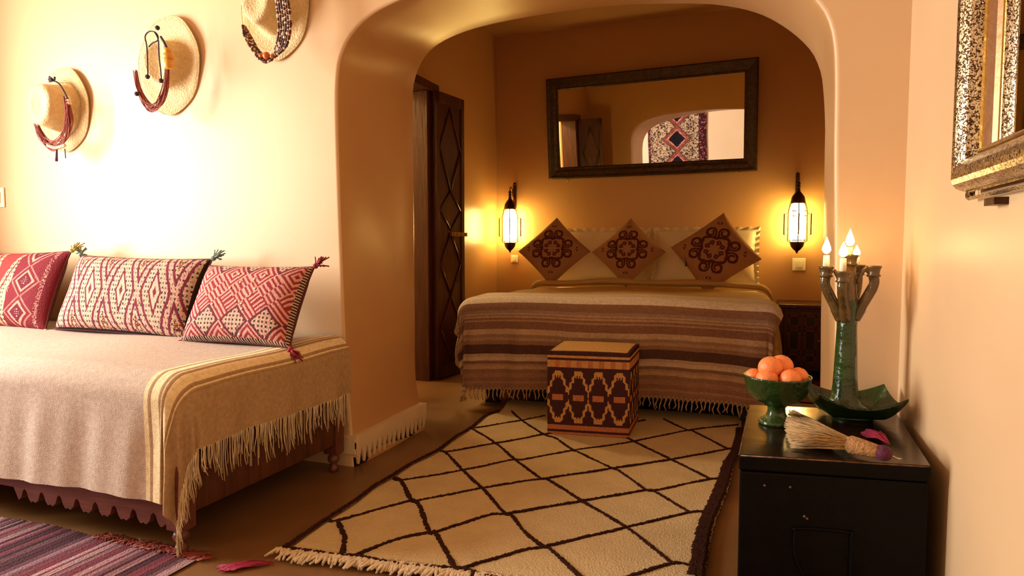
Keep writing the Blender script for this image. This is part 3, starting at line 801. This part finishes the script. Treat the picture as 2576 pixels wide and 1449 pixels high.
# rug underside rim
def ribbon(pts, w, jag=.25, step=.006, z=.0255):
    pts = resample(catmull(pts, 6), max(4, int(sum((b-a).length for a, b in zip(pts, pts[1:]))/step)))
    vs = []; n = len(pts)
    for i, p in enumerate(pts):
        t = (pts[min(i+1, n-1)]-pts[max(i-1, 0)]).normalized(); nr = Vector((-t.y, t.x, 0))
        wl = w*(.5+R.uniform(-jag, jag)); wr = w*(.5+R.uniform(-jag, jag)); zz = z+R.uniform(-.0015, .002)
        for s, h in ((-1, .019), (-.6, zz), (.6, zz), (1, .019)):
            q = p+nr*s*(wl if s < 0 else wr); vs.append((q.x, q.y, h))
    fs = [(i*4+k, i*4+k+1, (i+1)*4+k+1, (i+1)*4+k) for i in range(n-1) for k in range(3)]
    mb.add(vs, fs, 1, False)
w0 = .0125
ribs = [
 ([A(1690, 305), A(2080, 240), B(220, 205)], .011),
 ([A(1480, 490), A(1870, 420), A(2101, 380), B(205, 350), B(600, 300), B(1000, 240)], .010),
 ([A(1080, 690), A(1160, 705), A(1620, 630), A(2000, 550), B(60, 545), B(440, 475), B(770, 430), B(910, 405), B(1330, 320), B(1570, 290), B(1720, 275)], .012),
 ([A(590, 1015), A(650, 1020), A(1220, 865), A(1250, 870), A(1770, 770), A(2101, 715), B(210, 695), B(650, 630), B(740, 615), B(1200, 545), B(1640, 465), B(1690, 462)], .013),
 ([A(770, 1295), A(1100, 1170), A(1350, 1115), A(1400, 1115), A(1800, 985), A(1940, 970), A(2101, 945), B(500, 870), B(1010, 785), B(1060, 790), B(1500, 700), B(1590, 705)], .013),
 ([A(1600, 1395), A(2101, 1250), B(210, 1225), B(830, 1080), B(1340, 960), B(1460, 955)], .013),
 ([B(700, 1520), B(900, 1449), B(1210, 1355), B(1370, 1375)], .014),
 ([A(650, 1030), A(700, 1150), A(680, 1290)], .017),
 ([A(1080, 690), A(1140, 710), A(1220, 860), A(1280, 900), A(1360, 1110), A(1410, 1120), A(1560, 1390)], .017),
 ([A(1440, 480), A(1490, 495), A(1620, 630), A(1770, 770), A(1820, 820), A(1950, 970), A(2000, 980), A(2101, 1110), B(210, 1225), B(250, 1235), B(490, 1449), B(560, 1500)], .015),
 ([A(1690, 305), A(1870, 415), A(2030, 550), A(2101, 600), B(190, 695), B(250, 705), B(510, 870), B(860, 1080), B(1210, 1355)], .013),
 ([A(2000, 170), A(2080, 240), B(210, 350), B(300, 380), B(440, 475), B(480, 490), B(740, 615), B(780, 625), B(1010, 785), B(1060, 790), B(1340, 955)], .012),
 ([B(600, 240), B(910, 405), B(1200, 545), B(1510, 700)], .012),
 ([B(1140, 230), B(1190, 255), B(1330, 320), B(1370, 325), B(1640, 465)], .012),
 (left, .017),
 ([A(230, 1230), A(680, 1295), A(770, 1295), A(1200, 1370), A(1600, 1395), A(1800, 1450), A(2300, 1560)], .017),
]
for pts, w in ribs: ribbon(pts, w)
def inset(p, d): return Vector((p.x-d, p.y, p.z))
dk = [B(*p) for p in [(1742, 300), (1710, 450), (1652, 560), (1605, 720), (1540, 880), (1480, 1020), (1440, 1180), (1420, 1300), (1395, 1449)]]
ribbon([p for p in dk], .047, .08); ribbon([Vector((p.x-.013, p.y, p.z)) for p in dk[2:]], .03, .15)
rug = thing('diamond_rug', 'large cream wool rug with thin brown diamond lattice on the floor', 'rug', (-.8, 2.8, 0))
mb.build('wool_pile', [M['rug'], M['rugdark']], rug)
mb = MB()
Lf = Lc[0]; Rf = Rc[0]
for k in range(420):
    t = R.random(); p = Lf.lerp(Rf, t)+Vector((R.uniform(-.01, .01), -.004+.02*R.random(), -.004))
    d = Vector((R.uniform(-.035, .02), -R.uniform(.03, .07), 0)); zz = R.uniform(.006, .022)
    mb.tube([p, p+d*.5+Vector((R.uniform(-.008, .008), 0, .006)), Vector((p.x+d.x, p.y+d.y, zz))], [.005, .0055, .0035], 5)
o = mb.build('fringe', M['yarn'], rug); o['kind'] = 'stuff'

# ---------------------------------------------------------------- striped rug by the daybed
cols = [lin(c) for c in [(104, 36, 48), (132, 88, 92), (76, 28, 40), (158, 124, 124), (112, 48, 58), (96, 62, 68), (60, 22, 32), (140, 104, 108)]]
seq = []
while len(seq) < 330: seq += [R.choice(cols)]*R.choice((1, 1, 2, 3))
def srp(u, v):
    x = -4.0+(2.36)*u; y = .22+1.36*v
    return Vector((x+.02*math.sin(v*5)*(1-v), y+.01*math.sin(u*20), .006+.002*math.sin(u*330*2)))
sr = thing('striped_rug', 'dark red and pink striped flatweave rug in front of the daybed', 'rug', (-3, 1.0, 0))
grid(330, 24, srp, lambda u, v: tuple(c*(.9+.2*R.random()) for c in seq[int(u*330)])).build('woven_cloth', M['cloth'], sr)
mb = MB()
for k in range(120):
    x = -2.1+.47*R.random(); y = 1.565+R.uniform(-.01, .01)
    mb.tube([(x, y, .008), (x+R.uniform(-.02, .03), y+.015, .012), (x+R.uniform(-.03, .05), y+R.uniform(.02, .05), .006)], .0022, 4)
o = mb.build('frayed_edge', M['redcord'], sr); o['kind'] = 'stuff'
mb = MB()
for k in range(40):
    a = atZ(565+R.uniform(-20, 25), 1428+R.uniform(-7, 9), .008); b = atZ(R.uniform(620, 690), 1416+R.uniform(-5, 5), .006)
    c = a.lerp(b, .5)+Vector((0, R.uniform(-.014, .014), .004)); mb.tube([a, c, b], [.0024, .002, .001], 4)
tag(mb.build('yarn_tassel', M['magenta']), 'loose red yarn tassel lying on the floor between the two rugs', 'tassel')

# ---------------------------------------------------------------- hanging rug on the rear wall (seen in the mirrors)
def hrug(u, v):
    x = (u-.50)*1.09; z = HZ0+v*1.9
    y = (frac((z-1.70)/.46+.5)-.5)*.46; d = abs(x)/.16+abs(y)/.155
    n = math.sin(int(u*75)*12.9898+int(v*125)*78.233)*43758.5453; n -= math.floor(n)
    if u < .14 or u > .95: return lin((62, 18, 34)) if n > .12 else lin((190, 120, 110))
    if d < 1: return lin((14, 10, 20))
    if d < 1.16: return lin((224, 160, 140)) if n > .3 else lin((160, 50, 50))
    if d < 1.55: return lin((132, 58, 56)) if n > .3 else lin((176, 110, 92))
    if d < 1.75: return lin((96, 66, 54))
    return lin((205, 180, 150)) if n > .5 else (lin((40, 22, 26)) if n > .15 else lin((130, 84, 64)))
HZ0 = .5
mb = grid(110, 180, lambda u, v: Vector((-1.53-1.09*u+.004*math.sin(v*17), YR+.018+.006*math.sin(u*22), HZ0+1.9*v)), hrug)
tag(mb.build('hanging_rug', M['cloth']), 'shaggy rug with black diamonds hanging on the far wall, seen in the mirror', 'wall hanging')

# ---------------------------------------------------------------- hats and necklaces
def hat(px, tilt, label, rr=.22, crown=.125, cr=.098, dent=0, yaw=0, tall=False):
    tilt0 = tilt; tilt = 0
    c = atY(px[0], px[1], 2.475)
    T = Matrix.Translation((c.x, YF-.003, c.z))@Matrix.Rotation(math.radians(yaw), 4, 'Z')@Matrix.Rotation(math.radians(90), 4, 'X')@Matrix.Rotation(math.radians(tilt), 4, 'Z')
    root = thing('straw_hat', label, 'hat', (c.x, YF-.01, c.z), 'straw hats on the wall')
    mb = MB(); S = 64; vs = []
    prof = [(rr, .010), (rr*.97, .016), (rr*.85, .010), (rr*.65, .006), (cr*1.18, .008), (cr*1.05, .020)]
    def row(prof, dentf=False):
        for (r_, z) in prof:
            for k in range(S):
                a = 2*PI*k/S; wv = 1+.02*math.sin(a*3+tilt)+.012*math.sin(a*7)
                zz = z+(.010*math.sin(a*2+tilt)*(r_/rr)**2 if r_ > cr*1.3 else 0)
                x, y = r_*wv*math.cos(a)*(.86 if not tall else 1), r_*wv*1.04*math.sin(a)
                if dent and z > .06: zz -= dent*math.exp(-((x)/.045)**2)*min(1, (z-.06)/.05)*.9
                vs.append(T@Vector((x, y, max(zz, .002))))
    row(prof); n1 = len(prof)
    mb.add(vs, [(i*S+k, i*S+(k+1) % S, (i+1)*S+(k+1) % S, (i+1)*S+k) for i in range(n1-1) for k in range(S)])
    mb.build('brim', M['hat'], root)
    mb = MB(); vs.clear(); cp_ = [(cr*1.05, .020), (cr, .045), (cr*.95, .075), (cr*.88, crown-.02), (cr*.82, crown-.006), (cr*.70, crown), (cr*.5, crown-.006), (cr*.25, crown-.014), (.001, crown-.016)]
    row(cp_)
    mb.add(list(vs), [(i*S+k, i*S+(k+1) % S, (i+1)*S+(k+1) % S, (i+1)*S+k) for i in range(len(cp_)-1) for k in range(S)])
    mb.build('crown', M['hat'], root)
    mb = MB(); mb.tube([T@Vector((.86*rr*(1+.02*math.sin(2*PI*k/64*3+tilt)+.012*math.sin(2*PI*k/64*7))*math.cos(2*PI*k/64), rr*1.04*(1+.02*math.sin(2*PI*k/64*3+tilt)+.012*math.sin(2*PI*k/64*7))*math.sin(2*PI*k/64), .012+.010*math.sin(2*PI*k/32+tilt))) for k in range(65)], .0035, 6)
    mb.build('rolled_rim', M['hat'], root)
    return root
hat((152, 272), 20, 'leftmost straw hat hung on the white wall, red cords round its crown', .208, .150, .116)
hat((415, 160), 80, 'middle straw hat hung on the wall, dented crown and amber beads', .225, .10, .105, dent=.06)
hat((682, 18), 140, 'highest straw hat, cut by the top of the photo, nearest the arch', .215, .14, .108)
def bundle(mb, pts, n, spread, r=.0022, mi=0):
    base = catmull(pts, 7); N_ = len(base)
    for s in range(n):
        a = R.uniform(0, 6.28); rr = spread*math.sqrt(R.random()); tw = R.uniform(1.5, 3); path = []
        for i, p in enumerate(base):
            t = i/(N_-1); e = .35+.65*math.sin(PI*min(1, max(0, t)))
            path.append(p+Vector((math.cos(a+t*tw)*rr*e, -abs(math.sin(a+t*tw*.5))*rr*.8, math.sin(a+t*tw)*rr*e)))
        mb.tube(path, r, 4, mi)
    return base
def pxs(L, Y): return [atY(x, y, Y) for (x, y) in L]
# hat 1 necklace
nk = thing('cord_necklace', 'rust red cord necklace looped round the leftmost hat crown', 'necklace', atY(150, 300, 2.42), 'necklaces hung over the hats')
mb = MB(); bundle(mb, pxs([(170, 248), (176, 280), (177, 315), (170, 345), (155, 362), (138, 368), (118, 355), (106, 335), (98, 315)], 2.40), 30, .028)
mb.build('cords', M['redcord'], nk)
mb = MB(); mb.tube(catmull(pxs([(135, 203), (148, 210), (160, 228), (170, 248)], 2.38), 5), .004, 6)
c = atY(136, 203, 2.365); 
for k in range(30): mb.tube([c, c+Vector((R.uniform(-.03, .03), R.uniform(-.02, .0), R.uniform(-.008, .022)))], .003, 4)
mb.build('knotted_tie', M['darkcord'], nk)
mb = MB()
for (x, y) in ((170, 246), (172, 253), (173, 260)): MB().sphere(atY(x, y, 2.395), .012, 10, 7, sc=(1.3, 1, .7)).build('bead', M['bone'], nk)
for k in range(9): MB().sphere(atY(122+k*5, 366+6*math.sin(k/8*PI), 2.385), .010, 8, 6).build('bead', M['bone'], nk)
p = atY(143, 376, 2.385); q = atY(142, 405, 2.40); MB().tube([p, q], [.004, .007], 6).build('tassel', M['purple'], nk)
MB().tube([atY(163, 374, 2.385), atY(165, 398, 2.4)], .0025, 5).build('tassel', M['purple'], nk)
# hat 2 necklace
nk = thing('amber_necklace', 'corded necklace with chunky amber beads on the middle hat', 'necklace', atY(400, 170, 2.38), 'necklaces hung over the hats')
mb = MB(); bundle(mb, pxs([(425, 170), (423, 200), (418, 230), (408, 258), (394, 274), (378, 270), (364, 250), (353, 222), (345, 180)], 2.37), 26, .022)
mb.build('cords', M['redcord'], nk)
mb = MB()
mb.tube(catmull(pxs([(372, 190), (371, 150), (369, 115), (365, 92), (374, 80), (388, 80), (397, 90), (396, 102), (384, 108), (374, 118)], 2.355), 6), .0032, 6)
mb.tube(catmull(pxs([(388, 80), (398, 100), (400, 140), (404, 175), (406, 198)], 2.352), 6), .0032, 6)
mb.tube(catmull(pxs([(404, 92), (412, 105), (420, 122)], 2.352), 6), .0055, 6)
for (x, y) in ((371, 193), (405, 203), (344, 236), (396, 70)):
    mb.sphere(atY(x, y, 2.352), .011, 8, 6)
mb.build('tie_cords', M['darkcord'], nk)
for (x, y, r_, sc) in ((422, 128, .017, (1, 1, .7)), (424, 142, .021, (1.2, 1, .6)), (425, 161, .022, (1, 1, .95))):
    mb = MB(); c = atY(x, y, 2.35); h = r_*sc[2]; mb.lathe([(0, -h), (r_*.8*sc[0], -h), (r_*sc[0], -h*.6), (r_*sc[0], h*.6), (r_*.8*sc[0], h), (0, h)], 16, Matrix.Translation(c)); mb.build('amber_bead', M['amber'], nk)
# hat 3 beads
nk = thing('bead_necklace', 'heavy multi-strand necklace of dark and silver beads on the highest hat', 'necklace', atY(680, 100, 2.38), 'necklaces hung over the hats')
BM = ['darkcord', 'garnet', 'silver', 'bone', 'orangebead']
for s_ in range(6):
    off = (s_-2.5)*6; cord = MB()
    path = catmull(pxs([(704+off, -30), (712+off, 20), (716+off, 60), (714+off*.9, 90), (706+off*.8, 118), (692+off*.3, 138), (672, 150+off*.4), (652-off*.2, 138+off*.4), (634-off*.5, 112), (622-off*.5, 90), (613-off*.15, 66)], 2.36-.004*s_), 8)
    cord.tube(path, .0016, 4); path = resample(path, 74)
    for i, p in enumerate(path): cord.sphere(p, R.uniform(.0045, .0078), 7, 5, mi=R.choice((1, 1, 1, 1, 2, 3, 4 if R.random() < .3 else 1)))
    cord.build('bead_strand', [M[m] for m in BM], nk)
for (x, y, r_) in ((670, 140, .016), (656, 140, .009), (684, 142, .009)): MB().sphere(atY(x, y, 2.335), r_, 12, 8).build('orange_bead', M['orangebead'], nk)

# ---------------------------------------------------------------- chest
CF = [(-.021, 1.801), (.433, 1.868), (.462, 2.462), (.003, 2.395)]; CZ = .455
ch = thing('metal_chest', 'black metal chest against the right wall with a bowl and candles on it', 'chest', (.22, 2.13, 0))
def cpt(u, v, z, g=0):
    a = Vector((*CF[0], z)).lerp(Vector((*CF[1], z)), u); b = Vector((*CF[3], z)).lerp(Vector((*CF[2], z)), u); p = a.lerp(b, v)
    c = Vector((.22, 2.13, z)); d = (p-c); return p+d*g
def qbox(mb, z0, z1, g=0, mi=0):
    vs = [cpt(u, v, z, g) for z in (z0, z1) for (u, v) in ((0, 0), (1, 0), (1, 1), (0, 1))]
    mb.add(vs, [(0, 3, 2, 1), (4, 5, 6, 7), (0, 1, 5, 4), (1, 2, 6, 5), (2, 3, 7, 6), (3, 0, 4, 7)], mi, False); return mb
qbox(MB(), 0.0, CZ-.045, -.012).build('body', M['black'], ch, bevel=.006)
o = qbox(MB(), CZ-.043, CZ-.003).build('lid', M['black'], ch, bevel=.006)
qbox(MB(), CZ-.003, CZ, -.01).build('lid_top', M['chesttop'], ch)
mb = MB(); mb.tube([cpt(.01, 0, CZ-.003)+Vector((0, .001, 0)), cpt(.99, 0, CZ-.003)+Vector((0, .001, 0))], .0022, 5); mb.tube([cpt(0, .01, CZ-.003)+Vector((.001, 0, 0)), cpt(0, .9, CZ-.003)+Vector((.001, 0, 0))], .0018, 5)
mb.build('worn_edge', M['worn'], ch)
def fpt(u, z, d=0): 
    p = cpt(u, 0, z, -.012); n_ = Vector((.067, -.454, 0)).normalized(); return p+n_*d
mb = MB(); pts = []
for (u, z) in ((.37, .14), (.33, .17), (.31, .21), (.31, .255), (.33, .268), (.60, .268), (.61, .255), (.61, .16), (.60, .14), (.37, .14)): pts.append(fpt(u, z, .003))
mb.tube(catmull(pts, 4), .0035, 6); mb.build('label_frame', M['black'], ch)
for (u, z) in ((.14, .375), (.28, .375), (.36, .30), (.375, .295), (.95, .42)): MB().sphere(fpt(u, z, .0), .0035, 8, 6).build('rivet', M['worn'], ch)

# footed bowl
b0 = atZ(1934, 1072, CZ); bc = Vector((b0.x+.022, b0.y+.038, CZ))
def scal(n, amt, zt, span): return lambda a, z: 1+amt*max(0, min(1, (z-zt)/span))*math.cos(a*n)
bw = thing('footed_bowl', 'green glazed footed bowl with scalloped rim holding oranges', 'bowl', bc)
T = Matrix.Translation(bc); mb = MB()
mb.lathe([(a_*.95, b_) for a_, b_ in [(0, .0), (.052, .0), (.056, .006), (.050, .014), (.034, .024), (.028, .036), (.027, .052), (.036, .062), (.066, .074), (.088, .092), (.097, .115), (.101, .146), (.104, .152), (.099, .150), (.092, .118), (.080, .096), (.055, .080), (.02, .074), (0, .073)]], 96, T, wob=scal(28, .018, .135, .015))
mb.build('bowl_body', M['green'], bw)
def orange(px, Y, r, label):
    c = atY(px[0], px[1], Y); root = thing('orange', label, 'orange', c, 'oranges in the green bowl')
    mb = MB(); mb.sphere(c, r, 28, 18, sc=(1, 1, .95)); mb.build('peel', M['orange'], root)
    mb = MB(); q = c+Vector((r*.3, -r*.1, r*.88)); mb.sphere(q, r*.10, 8, 5, sc=(1, 1, .4)); mb.build('stem_end', M['green'], root)
by = bc.y
for px, Y, r_, lab in [((1965, 921), by+.015, .036, 'highest orange at the top right of the heap in the green bowl'),
                      ((1938, 925), by-.025, .036, 'big orange at the top left of the heap in the green bowl'),
                      ((1896, 947), by-.010, .026, 'small orange at the far left of the green bowl'),
                      ((1930, 955), by-.050, .033, 'front left orange at the rim of the green bowl'),
                      ((1988, 954), by-.050, .031, 'front right orange at the rim of the green bowl'),
                      ((2008, 947), by-.000, .029, 'orange at the far right rim of the green bowl')]:
    orange(px, Y, r_, lab)

# tray
tc_ = atZ(2150, 1035, CZ+.02); tcx, tcy = .315, 2.325
tr = thing('ceramic_tray', 'green glazed tray with upturned corners beneath the candelabrum', 'tray', (tcx, tcy, CZ))
def trayp(side):
    def f(u, v):
        rr = v; a = 2*PI*u; c, s = math.cos(a), math.sin(a)
        k = 1/max(abs(c), abs(s)); k = 1+(k-1)*.86
        x, y = .128*rr*k*c, .118*rr*k*s
        up = max(0, rr-.50)/.50; z = .018+.040*up**1.6+.034*(up**2)*((k-1)/.36)
        an = math.radians(7); X = x*math.cos(an)-y*math.sin(an); Yy = x*math.sin(an)+y*math.cos(an)
        return Vector((tcx+X, tcy+Yy, CZ+z+side))
    return f
mb = grid(96, 20, trayp(0)); grid(96, 20, trayp(-.008), mb=mb)
ft, fb = trayp(0), trayp(-.008)
grid(96, 1, lambda u, v: (fb if v < .5 else ft)(u, 1), mb=mb)
mb.lathe([(.05, .0), (.06, .0), (.062, .012), (.055, .012)], 32, Matrix.Translation((tcx, tcy, CZ)))
mb.build('tray_body', M['green'], tr)

# candelabrum
kx, ky, kz = .292, 2.335, CZ+.021
cd = thing('candelabrum', 'tall green ceramic candelabrum with five cups on the chest', 'candelabrum', (kx, ky, kz))
T = Matrix.Translation((kx, ky, kz)); mb = MB()
mb.lathe([(0, 0), (.078, 0), (.081, .006), (.074, .012), (.050, .024), (.040, .045), (.036, .08), (.034, .13), (.031, .20), (.029, .27), (.031, .315), (.034, .34), (.028, .36), (.02, .38), (0, .38)], 32, T, wob=lambda a, z: 1+.03*math.cos(a*6)+.01*math.sin(a*2+z*40))
mb.build('stem', M['green'], cd)
def k_at(px, py, dy=0): return atY(px, py, ky+dy)
cups = [((2078, 684), -.03, 0), ((2120, 697), -.075, 0), ((2198, 683), .0, 0), ((2158, 680), .065, 0), ((2141, 655), .0, 1)]
flames = []
sk_top = Vector((kx, ky, kz+.33))
for (px, dy, cen) in cups:
    c = k_at(px[0], px[1], dy)        # centre of the cup
    mb = MB(); r_ = .019 if cen else .020
    mb.lathe([(0, -.018), (r_*.75, -.018), (r_*1.08, -.014), (r_*.85, -.008), (r_*.95, .006), (r_*1.15, .014), (r_*1.15, .018), (r_*.85, .018), (r_*.7, .004), (0, .004)], 20, Matrix.Translation(c))
    mb.build('candle_cup', M['greenbrown'], cd)
    mb = MB()
    if cen: mb.tube([sk_top, sk_top+Vector((0, 0, .05)), c+Vector((0, 0, -.018))], [.034, .026, .015], 12)
    else:
        d = Vector((c.x-kx, c.y-ky, 0)); base = Vector((kx, ky, kz+.295))+d.normalized()*.02
        mb.tube(catmull([base, Vector((kx, ky, kz+.335))+d*.55, Vector((c.x, c.y, c.z-.045)), Vector((c.x, c.y, c.z-.015))], 6), [.018]*6+[.016]*6+[.015]*7, 10)
        mb.tube(catmull([Vector((c.x, c.y, c.z-.006))-d*.15, Vector((kx, ky, c.z+.004))+d*.62, Vector((kx, ky, c.z-.04))+d*.35], 5), .006, 8)
    mb.build('arm', M['greenbrown'], cd)
def candle(px, top, dy, base_y, label, lit=True, r_=.0095):
    a = k_at(px, base_y, dy); b = k_at(px, top, dy); a.z += 0
    root = thing('candle', label, 'candle', a, 'lit candles in the candelabrum')
    mb = MB(); L = b.z-a.z; mb.lathe([(0, 0), (r_, 0), (r_*1.05, L*.5), (r_*.95, L), (0, L-.002)], 16, Matrix.Translation((a.x, a.y, a.z))); mb.build('wax', M['wax'], root)
    mb = MB().tube([(a.x, a.y, a.z+L-.002), (a.x+.001, a.y, a.z+L+.006)], .001, 5); mb.build('wick', M['wick'], root)
    return root, Vector((a.x, a.y, a.z+L))
def flame(root, p, h, w):
    mb = MB(); prof = [(0, 0), (w*.6, h*.06), (w, h*.22), (w*.95, h*.36), (w*.62, h*.6), (w*.28, h*.82), (0, h)]
    mb.lathe(prof, 14, Matrix.Translation(p+Vector((0, 0, .004)))); mb.build('flame', M['flame'], root)
r1, p = candle(2078, 642, -.03, 675, 'lit candle in the leftmost cup of the candelabrum'); flame(r1, p, .055, .013)
r1, p = candle(2120, 650, -.075, 690, 'lit candle in the front cup of the candelabrum'); flame(r1, p, .048, .013)
r1, p = candle(2154, 647, .065, 676, 'lit candle in the rear cup of the candelabrum'); flame(r1, p, .036, .011)
r1, p = candle(2137, 622, 0, 650, 'tallest lit candle, in the centre cup of the candelabrum'); flame(r1, p, .055, .013)
c = k_at(2197, 676, 0); mb = MB().lathe([(0, -.002), (.011, -.002), (.009, .006), (0, .004)], 12, Matrix.Translation(c)); mb.tube([c, c+Vector((-.001, 0, .012))], .001, 5)
tag(mb.build('candle_stub', M['orangebead']), 'burnt-out candle stub in the rightmost cup', 'candle')

# whisk broom
br = thing('whisk_broom', 'straw hand brush with purple-bound handle lying on the chest front', 'brush', atZ(2120, 1110, CZ+.02))
hb = atZ(2135, 1117, CZ+.030); he = atZ(2216, 1138, CZ+.024); tip = atZ(2238, 1143, CZ+.020)
mb = MB()
for k in range(520):
    t = R.random(); e = R.random()
    px = 1975+18*(abs(t-.45))**1.2*2+R.uniform(-4, 10); py = 1030+98*t
    zt = CZ+.004+.050*math.sin(PI*min(1, max(.0, t)))*e+.012*(1-t)
    b = atZ(px, py, zt); s = hb+Vector((R.uniform(-.004, .004), R.uniform(-.014, .014), R.uniform(-.012, .016)))
    m = s.lerp(b, .5)+Vector((0, (t-.5)*-.012, .006*R.random()))
    mb.tube([s, m, b], [.0016, .0013, .0008], 3)
o = mb.build('bristles', M['straw'], br); o['kind'] = 'stuff'
mb = MB(); d = (he-hb).normalized()
mb.tube([hb-d*.008, hb+d*.004, hb+d*.03, he-d*.02, he], [.016, .024, .022, .019, .016], 16); mb.build('woven_grip', M['strawh'], br)
mb = MB(); mb.tube([he-d*.006, he+d*.008, tip-d*.004, tip], [.018, .020, .017, .008], 14); mb.build('purple_binding', M['purple'], br)
mb = MB(); mb.tube(catmull([tip, tip+Vector((.008, -.002, -.004)), tip+Vector((.022, .0, -.010)), tip+Vector((.028, .012, -.012)), tip+Vector((.014, .010, -.010)), tip], 5), .0018, 5); mb.build('hanging_loop', M['silver'], br)
mb = MB(); s = atZ(2238, 1118, CZ+.02)
for k in range(60):
    e = atZ(R.uniform(2165, 2215), R.uniform(1080, 1100), CZ+R.uniform(.004, .022)); mb.tube([s, s.lerp(e, .5)+Vector((0, 0, .008)), e], .0022, 4)
tag(mb.build('yarn_tassel', M['magenta']), 'magenta yarn tassel lying behind the brush handle on the chest', 'tassel')

# ---------------------------------------------------------------- silver mirror on the right wall
rm = thing('silver_mirror', 'embossed silver-framed mirror on the right wall near the viewer', 'mirror', (.46, 1.5, 1.6))
y0, y1, z0, z1, fw = 1.75, 1.20, 1.105, 2.35, .115      # far edge, near edge, bottom, top, frame width
T = Matrix.Translation((.468, (y0+y1)/2, (z0+z1)/2))@Matrix.Rotation(math.radians(-90), 4, 'Z')@Matrix.Rotation(math.radians(-0), 4, 'X')
w_, h_ = abs(y0-y1), z1-z0
hp = [(0.012, .0), (.010, -.012), (.016, -.020)]
hp2 = [(.016, -.018)]+[(.018+.072*(1-math.cos(PI*k/10))/2, -.018-.042*math.sin(PI*k/10)) for k in range(0, 11)]+[(.093, -.014)]
bead = [(.093, -.014)]+[(.094+.010*(1-math.cos(PI*k/6))/2, -.016-.007*math.sin(PI*k/6)) for k in range(7)]
sill = [(.104, -.016), (.112, -.0035)]
mb = MB(); frame_mesh(mb, hp, w_+.02, h_+.02, T); frame_mesh(mb, hp2, w_, h_, T); 
mb.build('embossed_frame', M['emboss'], rm)
mb = MB(); frame_mesh(mb, bead, w_, h_, T); mb.build('inner_bead', M['brass'], rm)
mb = MB(); frame_mesh(mb, sill, w_, h_, T); mb.build('inner_sill', M['sill'], rm)
mb = MB(); mb.box((-w_/2+.10, -.004, -h_/2+.10), (w_/2-.10, -.001, h_/2-.10), M4=T); mb.build('mirror_glass', M['mirror'], rm)
mb = MB(); mb.box((.45, 1.56, 1.085), (.474, 1.62, 1.10)); mb.build('hook', M['bronze'], rm)

# ================================================================== LIGHT
def area(name, loc, rot, sx, sy, e, col, spread=180):
    l = bpy.data.lights.new(name, 'AREA'); l.shape = 'RECTANGLE'; l.size = sx; l.size_y = sy; l.energy = e; l.color = col; l.spread = math.radians(spread)
    o = bpy.data.objects.new(name, l); C.objects.link(o); o.location = loc; o.rotation_euler = rot; return o
area('window_daylight', (XL-.17, (WX0+WX1)/2, (WZ0+WZ1)/2), (math.radians(90), 0, math.radians(-90)), WX1-WX0-.1, WZ1-WZ0-.1, 240, (1, .96, .90), 165)
bl = bpy.data.lights.new('bathroom_bulb', 'POINT'); bl.energy = 90; bl.color = (1, .78, .42); bl.shadow_soft_size = .08
o = bpy.data.objects.new('bathroom_bulb', bl); C.objects.link(o); o.location = (XAL-.8, 4.3, 2.5)
w = bpy.data.worlds.new('World'); bpy.context.scene.world = w; w.use_nodes = True
w.node_tree.nodes['Background'].inputs[0].default_value = (.8, .88, 1, 1); w.node_tree.nodes['Background'].inputs[1].default_value = 1.0

# ================================================================== CAMERA
cam = bpy.data.cameras.new('camera'); co = bpy.data.objects.new('camera', cam); C.objects.link(co)
cam.sensor_width = 36; cam.lens = 36*F/2576; cam.clip_start = .05
co.location = (0, 0, 1); co.rotation_euler = (math.radians(90)+PIT, 0, YAW)
sc = bpy.context.scene; sc.camera = co
sc.view_settings.view_transform = 'Standard'; sc.view_settings.look = 'None'; sc.view_settings.gamma = 1
sc.view_settings.use_curve_mapping = False; sc.view_settings.exposure = 0
